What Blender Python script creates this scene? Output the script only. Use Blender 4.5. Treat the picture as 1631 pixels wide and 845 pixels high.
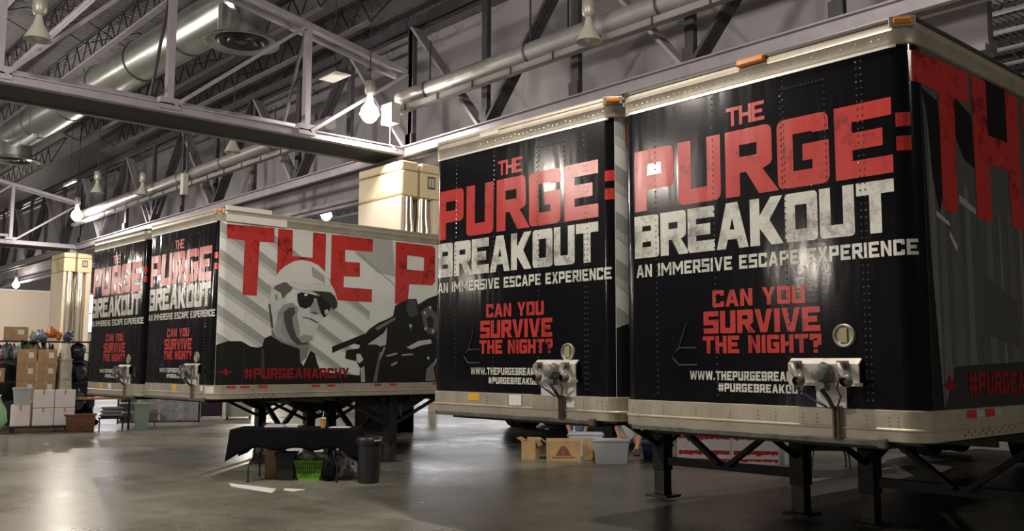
import bpy, bmesh, math, random
from math import sin, cos, pi, radians
from mathutils import Vector, Matrix
from mathutils.geometry import tessellate_polygon

for o in list(bpy.data.objects): bpy.data.objects.remove(o)
SC = bpy.context.scene
COL = SC.collection
rnd = random.Random(7)

# ------------------------------------------------------------------ camera
CAM_LOC = Vector((5.3736, -6.0077, 1.6996)); YAW, PITCH, ROLL, FPX = -0.8459, 0.10474, 0.00317, 1477.14
cam = bpy.data.cameras.new('camera'); cam_o = bpy.data.objects.new('camera', cam); COL.objects.link(cam_o)
cam.sensor_fit = 'HORIZONTAL'; cam.sensor_width = 36; cam.lens = 36 * FPX / 1631; cam.clip_end = 400
_f = Vector((sin(YAW)*cos(PITCH), cos(YAW)*cos(PITCH), sin(PITCH)))
_r = Vector((cos(YAW), -sin(YAW), 0)); _u = _r.cross(_f)
_r2 = _r*cos(ROLL) + _u*sin(ROLL); _u2 = _u*cos(ROLL) - _r*sin(ROLL)
cam_o.matrix_world = Matrix(((_r2.x, _u2.x, -_f.x, CAM_LOC.x), (_r2.y, _u2.y, -_f.y, CAM_LOC.y), (_r2.z, _u2.z, -_f.z, CAM_LOC.z), (0, 0, 0, 1)))
SC.camera = cam_o

# ------------------------------------------------------------------ world, exposure, lamps that are lit
W = bpy.data.worlds.new('hall_air'); SC.world = W; W.use_nodes = True
W.node_tree.nodes['Background'].inputs[0].default_value = (0.75, 0.75, 0.85, 1)
W.node_tree.nodes['Background'].inputs[1].default_value = 0.02
SC.view_settings.view_transform = 'Standard'; SC.view_settings.look = 'None'; SC.view_settings.gamma = 1
SC.view_settings.use_curve_mapping = False
SC.view_settings.exposure = 0.12
LAMP_W = 1700.0           # watts of one lit high-bay lamp
LAMP_COL = (1.0, 0.90, 0.78)
# position, power factor, label, group
LIT = [
 ((-13.58, 6.1, 7.8), 0.24, 'brightly lit bell lamp hanging beside the cream column behind the trailers'),
 ((-36.8, 6.2, 8.0), .35, 'lit bell lamp with a greenish glow over the far left shelves'),
 ((-29.0, 13.9, 7.95), 0.5, 'lit bell lamp seen just above the roof edge of the far trailer side'),
 ((-65.2, 10.7, 7.0), .6, 'farthest lit bell lamp, in front of the cream wall at left edge'),
 ((0.6, -0.9, 8.6), 1.0, None), ((-15.0, -16.4, 8.2), 1.1, None), ((-6.8, -8.9, 8.3), 1.5, None),  # unseen; the last is added to brighten the far side print and column
 ((-23.3, -46.0, 8.2), 1.5, None), ((-58.0, -30.0, 8.2), .36, None), ((-66.0, -38.0, 8.2), .36, None), ((-69.0, -28.0, 8.2), .34, None), ((-50.0, -38.0, 8.2), .36, None), ((-43.0, -9.0, 8.2), 1.0, None), ((-52.0, -22.0, 8.2), .6, None),  # the weakest of these are added, unseen, for streaks on the far fronts
 ((-66.0, -18.0, 8.2), .35, None), ((-22.0, 19.5, 8.6), 1.0, None), ((-26.0, -2.6, 8.3), 1.3, None),
 ((-46.0, 19.6, 8.6), 1.0, None), ((-5.0, 19.0, 8.6), 0.7, None), ((15.0, -1.5, 8.4), .65, None),  # unseen; the last is added to light the nearest trailer's dark side
]
UNLIT = [
 ((-6.5, 6.45, 7.85), 'dark unlit bell lamp above the nearest pair of trailers'),
 ((-13.3, -1.46, 7.8), 'dark unlit bell lamp at upper left corner near the big duct'),
 ((-29.6, 6.4, 8.0), 'dark unlit bell lamp left of the pipe above the far trailers'),
 ((-20.6, 5.8, 8.0), 'dark unlit bell lamp hanging under the long truss chord'),
 ((-31.0, 5.2, 8.1), 'small unlit bell lamp just above the greenish lit lamp'),
]

# ------------------------------------------------------------------ materials
MAT = {}
def M(name, col, rough=.5, metal=0., var=0., vscale=4., bump=0., bscale=40., emit=0., stretch=None, wave=0., spec=.5, coat=0., alpha=1., trans=0.):
    if name in MAT: return MAT[name]
    m = bpy.data.materials.new(name); m.use_nodes = True; MAT[name] = m
    nt = m.node_tree; N = nt.nodes; L = nt.links; b = N['Principled BSDF']
    c = (*col, 1)
    b.inputs['Base Color'].default_value = c; b.inputs['Roughness'].default_value = rough; b.inputs['Metallic'].default_value = metal
    b.inputs['Specular IOR Level'].default_value = spec; b.inputs['Coat Weight'].default_value = coat
    b.inputs['Coat Roughness'].default_value = .08
    if alpha < 1: b.inputs['Alpha'].default_value = alpha
    if trans: b.inputs['Transmission Weight'].default_value = trans
    tc = N.new('ShaderNodeTexCoord'); src = tc.outputs['Object']
    if stretch:
        mp = N.new('ShaderNodeMapping'); mp.inputs['Scale'].default_value = stretch; L.new(src, mp.inputs[0]); src = mp.outputs[0]
    if var:
        n = N.new('ShaderNodeTexNoise'); n.inputs['Scale'].default_value = vscale; n.inputs['Detail'].default_value = 6; n.inputs['Roughness'].default_value = .65
        L.new(src, n.inputs['Vector'])
        r = N.new('ShaderNodeValToRGB'); r.color_ramp.elements[0].position = .3; r.color_ramp.elements[1].position = .7
        r.color_ramp.elements[0].color = (*[max(0, x*(1-var)) for x in col], 1); r.color_ramp.elements[1].color = (*[min(1, x*(1+var)) for x in col], 1)
        L.new(n.outputs[0], r.inputs[0]); L.new(r.outputs[0], b.inputs['Base Color'])
    if bump:
        n2 = N.new('ShaderNodeTexNoise'); n2.inputs['Scale'].default_value = bscale; n2.inputs['Detail'].default_value = 3
        L.new(src, n2.inputs['Vector'])
        bp = N.new('ShaderNodeBump'); bp.inputs['Strength'].default_value = bump; bp.inputs['Distance'].default_value = .02
        L.new(n2.outputs[0], bp.inputs['Height']); L.new(bp.outputs[0], b.inputs['Normal'])
    if emit:
        b.inputs['Emission Color'].default_value = c; b.inputs['Emission Strength'].default_value = emit
    return m

def wrap_mat(name, col, rough=.16, grunge=0., gcol=(.03, .012, .012), var=.0, gpos=(.55, .68), gscale=3.2, wave=.10, spec=.5):
    """printed glossy vinyl: waviness of the panel behind it is a bump in trailer coordinates"""
    if name in MAT: return MAT[name]
    m = bpy.data.materials.new(name); m.use_nodes = True; MAT[name] = m
    nt = m.node_tree; N = nt.nodes; L = nt.links; b = N['Principled BSDF']
    b.inputs['Base Color'].default_value = (*col, 1); b.inputs['Roughness'].default_value = rough
    b.inputs['Specular IOR Level'].default_value = spec
    tc = N.new('ShaderNodeTexCoord')
    mp = N.new('ShaderNodeMapping'); mp.inputs['Scale'].default_value = (2.6, 2.6, .45); L.new(tc.outputs['Object'], mp.inputs[0])
    n = N.new('ShaderNodeTexNoise'); n.inputs['Scale'].default_value = 1.6; n.inputs['Detail'].default_value = 2; L.new(mp.outputs[0], n.inputs['Vector'])
    bp = N.new('ShaderNodeBump'); bp.inputs['Strength'].default_value = wave; bp.inputs['Distance'].default_value = .05
    L.new(n.outputs[0], bp.inputs['Height'])
    n3 = N.new('ShaderNodeTexNoise'); n3.inputs['Scale'].default_value = 38; n3.inputs['Detail'].default_value = 2; L.new(tc.outputs['Object'], n3.inputs['Vector'])
    bp2 = N.new('ShaderNodeBump'); bp2.inputs['Strength'].default_value = .018; bp2.inputs['Distance'].default_value = .01
    L.new(n3.outputs[0], bp2.inputs['Height']); L.new(bp.outputs[0], bp2.inputs['Normal']); L.new(bp2.outputs[0], b.inputs['Normal'])
    if grunge:
        g = N.new('ShaderNodeTexNoise'); g.inputs['Scale'].default_value = gscale; g.inputs['Detail'].default_value = 12; g.inputs['Roughness'].default_value = .78
        L.new(tc.outputs['Object'], g.inputs['Vector'])
        r = N.new('ShaderNodeValToRGB'); r.color_ramp.elements[0].position = gpos[0]; r.color_ramp.elements[1].position = gpos[1]
        r.color_ramp.elements[0].color = (*col, 1)
        r.color_ramp.elements[1].color = (*[c*(1-grunge)+gc*grunge for c, gc in zip(col, gcol)], 1)
        L.new(g.outputs[0], r.inputs[0]); L.new(r.outputs[0], b.inputs['Base Color'])
    return m

# ------------------------------------------------------------------ object helpers
def link(name, me, m=None, parent=None, loc=None):
    o = bpy.data.objects.new(name, me); COL.objects.link(o)
    if m is not None: me.materials.append(m)
    if parent is not None: o.parent = parent
    if loc is not None: o.location = loc
    return o
def tag(o, label=None, cat=None, group=None, kind=None):
    if label: o['label'] = label
    if cat: o['category'] = cat
    if group: o['group'] = group
    if kind: o['kind'] = kind
    return o
def thing(name, label, cat, loc=(0, 0, 0), rz=0., group=None):
    o = bpy.data.objects.new(name, None); COL.objects.link(o); o.location = loc; o.rotation_euler = (0, 0, rz); o.empty_display_size = .2
    return tag(o, label, cat, group)
def dup(root, loc=None, rz=None, label=None, group=None):
    def cp(o, par):
        c = o.copy(); COL.objects.link(c)
        if par is not None: c.parent = par
        for ch in list(o.children): cp(ch, c)
        return c
    r = cp(root, None)
    if loc is not None: r.location = loc
    if rz is not None: r.rotation_euler = (0, 0, rz)
    if label: r['label'] = label
    if group: r['group'] = group
    return r

class MB:
    def __init__(s): s.v = []; s.f = []
    def add(s, vs, fs):
        n = len(s.v); s.v += [tuple(x) for x in vs]; s.f += [tuple(i+n for i in f) for f in fs]; return s
    def box(s, x0, x1, y0, y1, z0, z1, tx=0, ty=0):
        """tx, ty: inward taper of the bottom"""
        vs = [(x0+tx, y0+ty, z0), (x1-tx, y0+ty, z0), (x1-tx, y1-ty, z0), (x0+tx, y1-ty, z0), (x0, y0, z1), (x1, y0, z1), (x1, y1, z1), (x0, y1, z1)]
        return s.add(vs, [(0, 3, 2, 1), (4, 5, 6, 7), (0, 1, 5, 4), (1, 2, 6, 5), (2, 3, 7, 6), (3, 0, 4, 7)])
    def bar(s, a, b, w, h, up=(0, 0, 1)):
        a = Vector(a); b = Vector(b); d = (b-a).normalized(); u = Vector(up)
        if abs(d.dot(u)) > .99: u = Vector((0, 1, 0))
        x = d.cross(u).normalized(); y = x.cross(d).normalized()
        vs = []
        for p in (a, b):
            for sx, sy in ((-1, -1), (1, -1), (1, 1), (-1, 1)): vs.append(p + x*sx*w/2 + y*sy*h/2)
        return s.add(vs, [(0, 1, 2, 3), (7, 6, 5, 4), (0, 4, 5, 1), (1, 5, 6, 2), (2, 6, 7, 3), (3, 7, 4, 0)])
    def angle(s, a, b, w, t=.012, up=(0, 0, 1), flip=1):
        """an L section"""
        a = Vector(a); b = Vector(b); d = (b-a).normalized(); u = Vector(up)
        if abs(d.dot(u)) > .99: u = Vector((0, 1, 0))
        x = d.cross(u).normalized()*flip; y = x.cross(d).normalized()*flip
        s.bar(a + x*w/2, b + x*w/2, w, t, up); s.bar(a + y*w/2, b + y*w/2, t, w, up); return s
    def tube(s, pts, r, n=8, cap=True, r1=None):
        pts = [Vector(p) for p in pts]; rings = []
        for i, p in enumerate(pts):
            d = (pts[min(i+1, len(pts)-1)] - pts[max(i-1, 0)]).normalized()
            u = Vector((0, 0, 1)) if abs(d.z) < .9 else Vector((1, 0, 0))
            x = d.cross(u).normalized(); y = d.cross(x).normalized()
            rr = r if r1 is None else r + (r1-r)*i/(len(pts)-1)
            rings.append([p + (x*cos(2*pi*k/n) + y*sin(2*pi*k/n))*rr for k in range(n)])
        vs = [q for R_ in rings for q in R_]; fs = []
        for i in range(len(pts)-1):
            for k in range(n):
                a = i*n+k; b = i*n+(k+1) % n; fs.append((a, b, b+n, a+n))
        if cap: fs += [tuple(reversed(range(n))), tuple(range((len(pts)-1)*n, len(pts)*n))]
        return s.add(vs, fs)
    def lathe(s, prof, c=(0, 0, 0), n=20, axis='z', a0=0, a1=2*pi):
        c = Vector(c); full = abs(a1-a0-2*pi) < 1e-6; cols = n if full else n+1; vs = []
        for k in range(cols):
            a = a0+(a1-a0)*k/n
            for r, h in prof:
                if axis == 'z': p = (r*cos(a), r*sin(a), h)
                elif axis == 'y': p = (r*cos(a), h, r*sin(a))
                else: p = (h, r*cos(a), r*sin(a))
                vs.append(c+Vector(p))
        m = len(prof); fs = []
        for k in range(n):
            for j in range(m-1):
                a = k*m+j; b = ((k+1) % cols)*m+j; fs.append((a, b, b+1, a+1))
        return s.add(vs, fs)
    def ball(s, c, r, n=10, m=6, sc=(1, 1, 1)):
        prof = [(sin(pi*j/m)*r, -cos(pi*j/m)*r) for j in range(m+1)]
        t = MB(); t.lathe(prof, (0, 0, 0), n)
        return s.add([(c[0]+x*sc[0], c[1]+y*sc[1], c[2]+z*sc[2]) for x, y, z in t.v], t.f)
    def prism(s, poly, axis, a, b):
        """2-D outline swept along an axis: poly gives the two other coordinates in x,y,z order"""
        def P(p, h):
            return (h, p[0], p[1]) if axis == 'x' else (p[0], h, p[1]) if axis == 'y' else (p[0], p[1], h)
        n = len(poly); vs = [P(p, a) for p in poly]+[P(p, b) for p in poly]
        fs = [tuple(range(n)), tuple(reversed(range(n, 2*n)))] + [(i, i+n, (i+1) % n+n, (i+1) % n) for i in range(n)]
        return s.add(vs, fs)
    def blob(s, c, rx, ry, rz, amp=.15, seed=0, n=14, m=9, flat=True):
        q = random.Random(seed); ph = [q.random()*6.28 for _ in range(6)]
        vs = []
        for j in range(m+1):
            for k in range(n):
                t = pi*j/m; a = 2*pi*k/n
                w = 1+amp*(sin(3*a+ph[0]+2*t)+.6*sin(5*a+ph[1])*sin(2*t+ph[2])+.5*sin(4*t+ph[3]+2*a))
                z = -cos(t)*rz*(w if not flat or t > pi/2 else 1)
                vs.append((c[0]+sin(t)*cos(a)*rx*w, c[1]+sin(t)*sin(a)*ry*w, c[2]+z))
        fs = []
        for j in range(m):
            for k in range(n):
                a = j*n+k; b = j*n+(k+1) % n; fs.append((a, b, b+n, a+n))
        return s.add(vs, fs)
    def mesh(s, name, smooth=False, recalc=True):
        me = bpy.data.meshes.new(name); me.from_pydata(s.v, [], s.f)
        bm = bmesh.new(); bm.from_mesh(me); bmesh.ops.remove_doubles(bm, verts=bm.verts, dist=1e-5)
        if recalc: bmesh.ops.recalc_face_normals(bm, faces=bm.faces)
        bm.to_mesh(me); bm.free()
        if smooth:
            me.shade_smooth(); me.set_sharp_from_angle(angle=radians(40))
        return me
    def build(s, name, m, parent=None, loc=None, bevel=0., smooth=False, seg=2):
        o = link(name, s.mesh(name, smooth), m, parent, loc)
        if bevel:
            b = o.modifiers.new('soft_edge', 'BEVEL'); b.width = bevel; b.segments = seg; b.limit_method = 'ANGLE'; b.angle_limit = radians(40)
        return o
def struct(o): o['kind'] = 'structure'; return o

# ------------------------------------------------------------------ shared materials
m_floor = M('polished_concrete', (.20, .19, .165), .3)
def floor_nodes(m):
    nt = m.node_tree; N = nt.nodes; L = nt.links; b = N['Principled BSDF']
    tc = N.new('ShaderNodeTexCoord')
    def noise(sc, det, ro=.6):
        n = N.new('ShaderNodeTexNoise'); n.inputs['Scale'].default_value = sc; n.inputs['Detail'].default_value = det; n.inputs['Roughness'].default_value = ro
        L.new(tc.outputs['Object'], n.inputs['Vector']); return n
    big = noise(.35, 8, .62); fine = noise(2.6, 10, .7)
    r = N.new('ShaderNodeValToRGB'); e = r.color_ramp.elements
    e[0].position = .32; e[0].color = (.14, .134, .112, 1); e[1].position = .70; e[1].color = (.33, .32, .265, 1)
    L.new(big.outputs[0], r.inputs[0])
    r2 = N.new('ShaderNodeValToRGB'); r2.color_ramp.elements[0].position = .3; r2.color_ramp.elements[0].color = (.62, .62, .62, 1); r2.color_ramp.elements[1].position = .7; r2.color_ramp.elements[1].color = (1.1, 1.1, 1.1, 1)
    L.new(fine.outputs[0], r2.inputs[0])
    mx = N.new('ShaderNodeMix'); mx.data_type = 'RGBA'; mx.blend_type = 'MULTIPLY'; mx.inputs[0].default_value = 1
    L.new(r.outputs[0], mx.inputs[6]); L.new(r2.outputs[0], mx.inputs[7])
    # saw-cut joints every 6.1 m
    br = N.new('ShaderNodeTexBrick'); br.offset = 0; br.inputs['Scale'].default_value = 1; br.inputs['Brick Width'].default_value = 6.1; br.inputs['Row Height'].default_value = 6.1
    br.inputs['Mortar Size'].default_value = .011; br.inputs['Mortar Smooth'].default_value = .1
    br.inputs['Color1'].default_value = br.inputs['Color2'].default_value = (1, 1, 1, 1); br.inputs['Mortar'].default_value = (1.35, 1.33, 1.25, 1)
    mp = N.new('ShaderNodeMapping'); mp.inputs['Location'].default_value = (2.2, -0.05, 0); L.new(tc.outputs['Object'], mp.inputs[0]); L.new(mp.outputs[0], br.inputs['Vector'])
    mx2 = N.new('ShaderNodeMix'); mx2.data_type = 'RGBA'; mx2.blend_type = 'MULTIPLY'; mx2.inputs[0].default_value = 1
    L.new(mx.outputs[2], mx2.inputs[6]); L.new(br.outputs[0], mx2.inputs[7]); L.new(mx2.outputs[2], b.inputs['Base Color'])
    rr = N.new('ShaderNodeMapRange'); rr.inputs['From Min'].default_value = .3; rr.inputs['From Max'].default_value = .7; rr.inputs['To Min'].default_value = .2; rr.inputs['To Max'].default_value = .4
    L.new(big.outputs[0], rr.inputs['Value']); L.new(rr.outputs[0], b.inputs['Roughness'])
    bp = N.new('ShaderNodeBump'); bp.inputs['Strength'].default_value = .04; bp.inputs['Distance'].default_value = .02
    L.new(fine.outputs[0], bp.inputs['Height']); L.new(bp.outputs[0], b.inputs['Normal'])
floor_nodes(m_floor)
m_deck = M('painted_steel_deck', (.17, .165, .18), .5, 0, .2, .6)
m_header = M('grey_wall_panel', (.34, .325, .355), .75, 0, .12, .5, .05, 8)
m_cream = M('cream_wall_paint', (.72, .62, .52), .7, 0, .05, .4)
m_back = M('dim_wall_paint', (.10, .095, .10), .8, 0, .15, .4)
m_steel = M('painted_truss_steel', (.33, .31, .355), .45, .25, .15, 2)
m_dark_steel = M('dark_truss_steel', (.06, .056, .066), .5, .3, .2, 2)
m_duct = M('galvanised_duct', (.42, .45, .43), .27, .85, .18, 1.5, .02, 6)
m_pipe = M('grey_pipe_jacket', (.36, .35, .35), .35, .4, .12, 2)
m_alu = M('weathered_aluminium_rail', (.40, .365, .295), .42, .35, .2, 3.5, .05, 60)
m_trim = M('dark_roof_trim', (.07, .065, .06), .45, .4)
m_black = wrap_mat('black_print_vinyl', (.006, .006, .008), .12, spec=.36)
m_red = wrap_mat('red_print_vinyl', (.50, .040, .036), .2, .85, (.07, .008, .008), gpos=(.53, .63))
m_white = wrap_mat('white_print_vinyl', (.66, .67, .62), .2, .75, (.07, .07, .07), gpos=(.49, .62))
far_black = wrap_mat('far_black_print_vinyl', (.007, .007, .009), .08, wave=.4, spec=.4)
far_red = wrap_mat('far_red_print_vinyl', (.50, .040, .036), .18, .75, (.10, .012, .012), wave=.4)
far_white = wrap_mat('far_white_print_vinyl', (.66, .67, .62), .18, .75, (.07, .07, .07), gpos=(.49, .62), wave=.42)
m_red_dim = wrap_mat('dark_red_print_vinyl', (.22, .012, .018), .2, .6, (.05, .01, .01))
m_rivet = M('rivet_metal', (.45, .45, .45), .25, .9)
m_black_rivet = M('rivet_under_black_vinyl', (.05, .05, .055), .07, 0)
m_amber = M('amber_lens', (.62, .20, .02), .25, 0, coat=.5)
m_under = M('undercarriage_paint', (.012, .012, .013), .5, .2, .3, 3)
m_reflect_red = M('red_reflective_tape', (.45, .03, .03), .35)
m_reflect_grey = M('grey_reflective_tape', (.36, .37, .37), .3)
m_rubber = M('black_rubber', (.012, .012, .012), .7)
# ------------------------------------------------------------------ building shell
struct(MB().add([(-86, -62, 0), (30, -62, 0), (30, 44, 0), (-86, 44, 0)], [(0, 1, 2, 3)]).build('floor', m_floor))
ROOF = 12.4
dk = MB(); xs = []; x = -86.0
while x < 30:
    xs += [(x, ROOF), (x+.07, ROOF), (x+.095, ROOF+.06), (x+.165, ROOF+.06)]; x += .19
vs = []
for px, pz in xs: vs += [(px, -62, pz), (px, 44, pz)]
dk.add(vs, [(2*i, 2*i+2, 2*i+3, 2*i+1) for i in range(len(xs)-1)])
struct(dk.build('ceiling', m_deck))
def wallbox(name, m, *b): return struct(MB().box(*b).build(name, m))
wallbox('wall_header', m_header, -86, -1.2, 11.5, 11.75, 7.55, ROOF)
wallbox('wall_left', m_cream, -72.3, -72, 2, 44, 0, 7.05)
wallbox('wall_left_front', m_back, -72.3, -72, -62, 2, 0, 7.05)  # unseen stretch kept dark so the far fronts reflect less of it
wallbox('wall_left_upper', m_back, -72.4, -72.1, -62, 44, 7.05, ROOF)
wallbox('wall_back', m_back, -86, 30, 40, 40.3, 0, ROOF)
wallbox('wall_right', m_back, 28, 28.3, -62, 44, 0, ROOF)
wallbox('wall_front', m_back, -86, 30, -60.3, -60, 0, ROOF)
struct(MB().box(-72, -71.8, -60, 40, 6.95, 7.12).build('trim_1', M('white_trim', (.75, .7, .68), .5)))
# header bottom rails (operable wall track)
struct(MB().box(-72, -1.2, 11.35, 11.9, 7.42, 7.55).box(-72, -1.2, 11.2, 11.4, 7.2, 7.3).build('trim_2', m_steel))
# unseen glowing windows added behind the trailers for the reflections on the floor
m_window_glow = M('added_window_glow', (.95, .95, 1.0), .4, emit=5.0)
def window(n, a, b, along):
    g = MB(); f = MB(); z0, z1 = 4.0, 7.0
    def bx(m, u0, u1, d0, d1, za, zb): m.box(u0, u1, 40-d1, 40-d0, za, zb) if along == 'x' else m.box(-72+d0, -72+d1, u0, u1, za, zb)
    bx(g, a, b, .03, .05, z0, z1); o = struct(g.build('window_%d' % n, m_window_glow))
    k = max(2, round((b-a)/2.4))
    for i in range(k+1): u = a+(b-a)*i/k; bx(f, u-.05, u+.05, .0, .14, z0, z1)
    for z in (z0, (z0+z1)/2, z1): bx(f, a, b, .0, .12, z-.05, z+.05)
    f.build('window_frame', m_dark_steel, o)
window(1, -59, -45, 'x'); window(2, 16.4, 20.6, 'y')

# ------------------------------------------------------------------ girder along X over the column row
GY = 7.6
def girder(x0, x1, label):
    t = thing('roof_girder', label, 'steel girder', (0, GY, 7.05))
    b = MB(); b.box(x0, x1, -.22, -.1, -.09, .14); b.box(x0, x1, .1, .22, -.09, .14); b.box(x0, x1, -.30, -.08, .12, .15); b.build('bottom_chord', m_steel, t)
    b = MB(); b.box(x0, x1, -.2, -.06, 3.3, 3.5); b.box(x0, x1, .06, .2, 3.3, 3.5); b.build('top_chord', m_dark_steel, t)
    n = max(1, round((x1-x0)/2.98)); st = (x1-x0)/n
    for k in range(n+1):
        x = x0+k*st
        MB().box(x-.10, x+.10, -.06, .06, .1, 3.35).box(x-.13, x+.13, -.12, -.06, 0, .5).build('vertical_post', m_dark_steel, t)
        if k < n:
            up = 1 if k % 2 else 0
            a, c = (x+.1, 3.3) if not up else (x+.1, .15), (x+st-.1, .15) if not up else (x+st-.1, 3.3)
            MB().bar((a[0], -.09, a[1]), (c[0], -.09, c[1]), .07, .15, (0, 1, 0)).bar((a[0], .09, a[1]), (c[0], .09, c[1]), .07, .15, (0, 1, 0)).build('diagonal_brace', m_steel if not up else m_dark_steel, t)
    return t
girder(-13.9, 9.9, 'steel roof girder running right from cream column above the near trailers')
girder(-40.7, -13.95, 'steel roof girder running left from near cream column to far cream column')
girder(-70.5, -40.8, 'steel roof girder beyond the far cream column at left edge')

# trusses along Y, over each column
def cross_truss(x, label, y0=-21.8, y1=7.45):
    t = thing('cross_truss', label, 'steel truss', (x, 0, 0))
    MB().box(-.12, .06, y0, y1, 7.0, 7.17).box(-.02, .1, y0, y1, 7.15, 7.18).build('bottom_chord', m_steel, t)
    MB().box(-1.36, -1.24, y0, y1, 6.97, 7.14).build('rear_chord', m_steel, t)
    MB().box(-1.24, -.12, y0, y1, 7.0, 7.02).build('walkway_plate', M('blackened_plate', (.018, .017, .02), .6), t)
    MB().box(-1.1, -1.02, y0, y1-2.6, 7.46, 7.54).box(-1.02, -.98, y0, y1-2.6, 7.44, 7.56).build('strut_rail', m_steel, t)
    zt = lambda y: 10.0-.19*(y-3.1) if y > -5 else 11.45
    b = MB(); b.bar((0, -5, zt(-4.99)), (0, y1, zt(y1)), .2, .14); b.bar((-.45, -5, zt(-4.99)), (-.45, y1, zt(y1)), .1, .12); b.bar((0, y0, 11.45), (0, -5, 11.5), .2, .14); b.build('top_chord', m_steel, t)
    y = 4.6
    while y > y0:
        MB().box(-.09, .09, y-.07, y+.07, 7.15, zt(y)).box(-.1, .1, y-.22, y+.22, 7.05, 7.3).build('vertical_post', m_steel, t)
        yb = min(y1, y+3.2)
        MB().bar((.03, y+.1, 7.15), (.03, yb, zt(yb)-.05), .08, .16, (1, 0, 0)).bar((-.08, y+.1, 7.15), (-.08, yb, zt(yb)-.05), .05, .1, (1, 0, 0)).build('diagonal_brace', m_steel, t)
        MB().bar((-1.3, y, 7.1), (-.1, y, min(zt(y), 9.9)), .05, .08).build('sway_brace', m_dark_steel, t)
        y -= 3.27
    return t
cross_truss(-14.0, 'big steel truss crossing in front of the duct down to the near cream column')
cross_truss(-40.9, 'distant steel truss ending above the far cream column')
cross_truss(-67.5, 'farthest steel truss beyond the greenish lamp at left')

# bar joists along X
def joist(x0, x1, web_dark):
    t = thing('bar_joist', 'light steel bar joist with zigzag web under the roof deck', 'bar joist', (0, 0, 0), 0, 'bar joists under the roof deck')
    MB().bar((x0, -.05, .80), (x1, -.05, .80), .06, .07).bar((x0, .05, .80), (x1, .05, .80), .06, .07).build('top_chord', m_dark_steel, t)
    e = 2.3
    MB().bar((x0+e, -.05, 0), (x1-e, -.05, 0), .085, .02).bar((x0+e, .05, 0), (x1-e, .05, 0), .085, .02).bar((x0+e, -.085, .03), (x1-e, -.085, .03), .014, .06).bar((x0+e, .085, .03), (x1-e, .085, .03), .014, .06).build('bottom_chord', m_steel, t)
    w = MB(); n = int((x1-x0-2*e)/1.1); st = (x1-x0-2*e)/n
    for k in range(n):
        a = x0+e+k*st
        w.bar((a, 0, .02), (a+st/2, 0, .78), .035, .035); w.bar((a+st/2, 0, .78), (a+st, 0, .02), .035, .035)
    w.bar((x0, 0, .78), (x0+e, 0, .02), .04, .04); w.bar((x1, 0, .78), (x1-e, 0, .02), .04, .04)
    w.build('zigzag_web', m_dark_steel, t)
    return t
for (x0, x1, ya, yb) in ((-13.6, 12.5, -7.0, 29.5), (-40.5, -14.6, -5.0, 29.5), (-67.2, -41.6, -3.0, 28)):
    j0 = None; y = ya
    while y < yb:
        if not (10.9 < y < 12.3) and abs(y-GY) > .45:
            if j0 is None: j0 = joist(x0, x1, 0); j0.location = (0, y, ROOF-.85)
            else: dup(j0, (0, y, ROOF-.85))
        y += 1.65 if x0 > -41 else 3.3
# cross bridging rods
for k, (x, lab) in enumerate(((-24.5, 'bridging rods crossing the roof joists behind the big duct'), (-33, 'bridging rods crossing the roof joists above the far trailers'), (-5.0, 'bridging rods crossing the roof joists above the near trailers'))):
    b = MB(); y = -4.0
    while y < 10:
        b.bar((x, y, ROOF-.84), (x, y+1.65, ROOF-.08), .03, .03); b.bar((x, y, ROOF-.08), (x, y+1.65, ROOF-.84), .03, .03); y += 1.65
    tag(b.build('bridging_rods', m_dark_steel), lab, 'rods')

# pipe with strut tray in front of the girder
def pipe_run(x0, x1, y, z, r, label):
    t = thing('insulated_pipe', label, 'pipe', (0, y, z))
    MB().tube([(x0, 0, 0), (x1, 0, 0)], r, 20).build('pipe_jacket', m_pipe, t, smooth=True)
    x = x0+1.2
    while x < x1:
        MB().lathe([(r+.012, -.03), (r+.012, .03)], (x, 0, 0), 20, 'x').box(x-.015, x+.015, -.015, .015, r, r+1.0).build('hanger', m_dark_steel, t); x += 3.6
    return t
pipe_run(-13.6, 12, 7.05, 8.3, .22, 'long grey insulated pipe above the near trailers, running right from lit lamp')
pipe_run(-39.5, -17.0, 7.0, 8.35, .2, 'long grey insulated pipe above the far trailers, left of lit lamp')
pipe_run(-11.2, 9, 9.4, 9.55, .16, 'thin pipe higher up behind the girder above near trailers')
def tray(x0, x1, lab):
    t = thing('strut_tray', lab, 'cable tray', (0, 6.85, 7.93))
    MB().box(x0, x1, -.09, -.07, -.06, .06).box(x0, x1, .07, .09, -.06, .06).box(x0, x1, -.09, .09, -.07, -.055).build('tray_channel', m_pipe, t)
    x = x0+.6
    while x < x1: MB().box(x-.02, x+.02, -.11, -.09, -.08, .08).build('bracket', m_dark_steel, t); x += 1.3
tray(-13.6, 12, 'metal cable tray under the long pipe above the near trailers')
tray(-39.5, -17.0, 'metal cable tray under the long pipe above the far trailers')
jb = thing('junction_box', 'pale junction box beside the bright lamp at end of pipe', 'box', (-13.25, 6.5, 7.75))
MB().box(-.22, .22, -.13, .13, -.25, .25).build('housing', M('pale_grey_box', (.6, .58, .56), .5), jb, bevel=.01)
MB().tube([(0, 0, -.25), (0, 0, -.75), (.3, 0, -.95)], .025, 6).build('conduit', m_pipe, jb)
jb = thing('junction_box', 'tall pale junction box hanging on pipe above far trailers', 'box', (-26.4, 6.7, 8.0))
MB().box(-.12, .12, -.1, .1, -.45, .3).build('housing', MAT['pale_grey_box'], jb, bevel=.01)
MB().box(-.05, .05, .08, .16, .1, .5).tube([(.2, 0, .3), (.2, 0, 1.4)], .04, 6).tube([(-.2, 0, .3), (-.2, 0, 2.3), (-.2, .85, 2.42)], .04, 6).build('conduit', m_dark_steel, jb)

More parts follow.
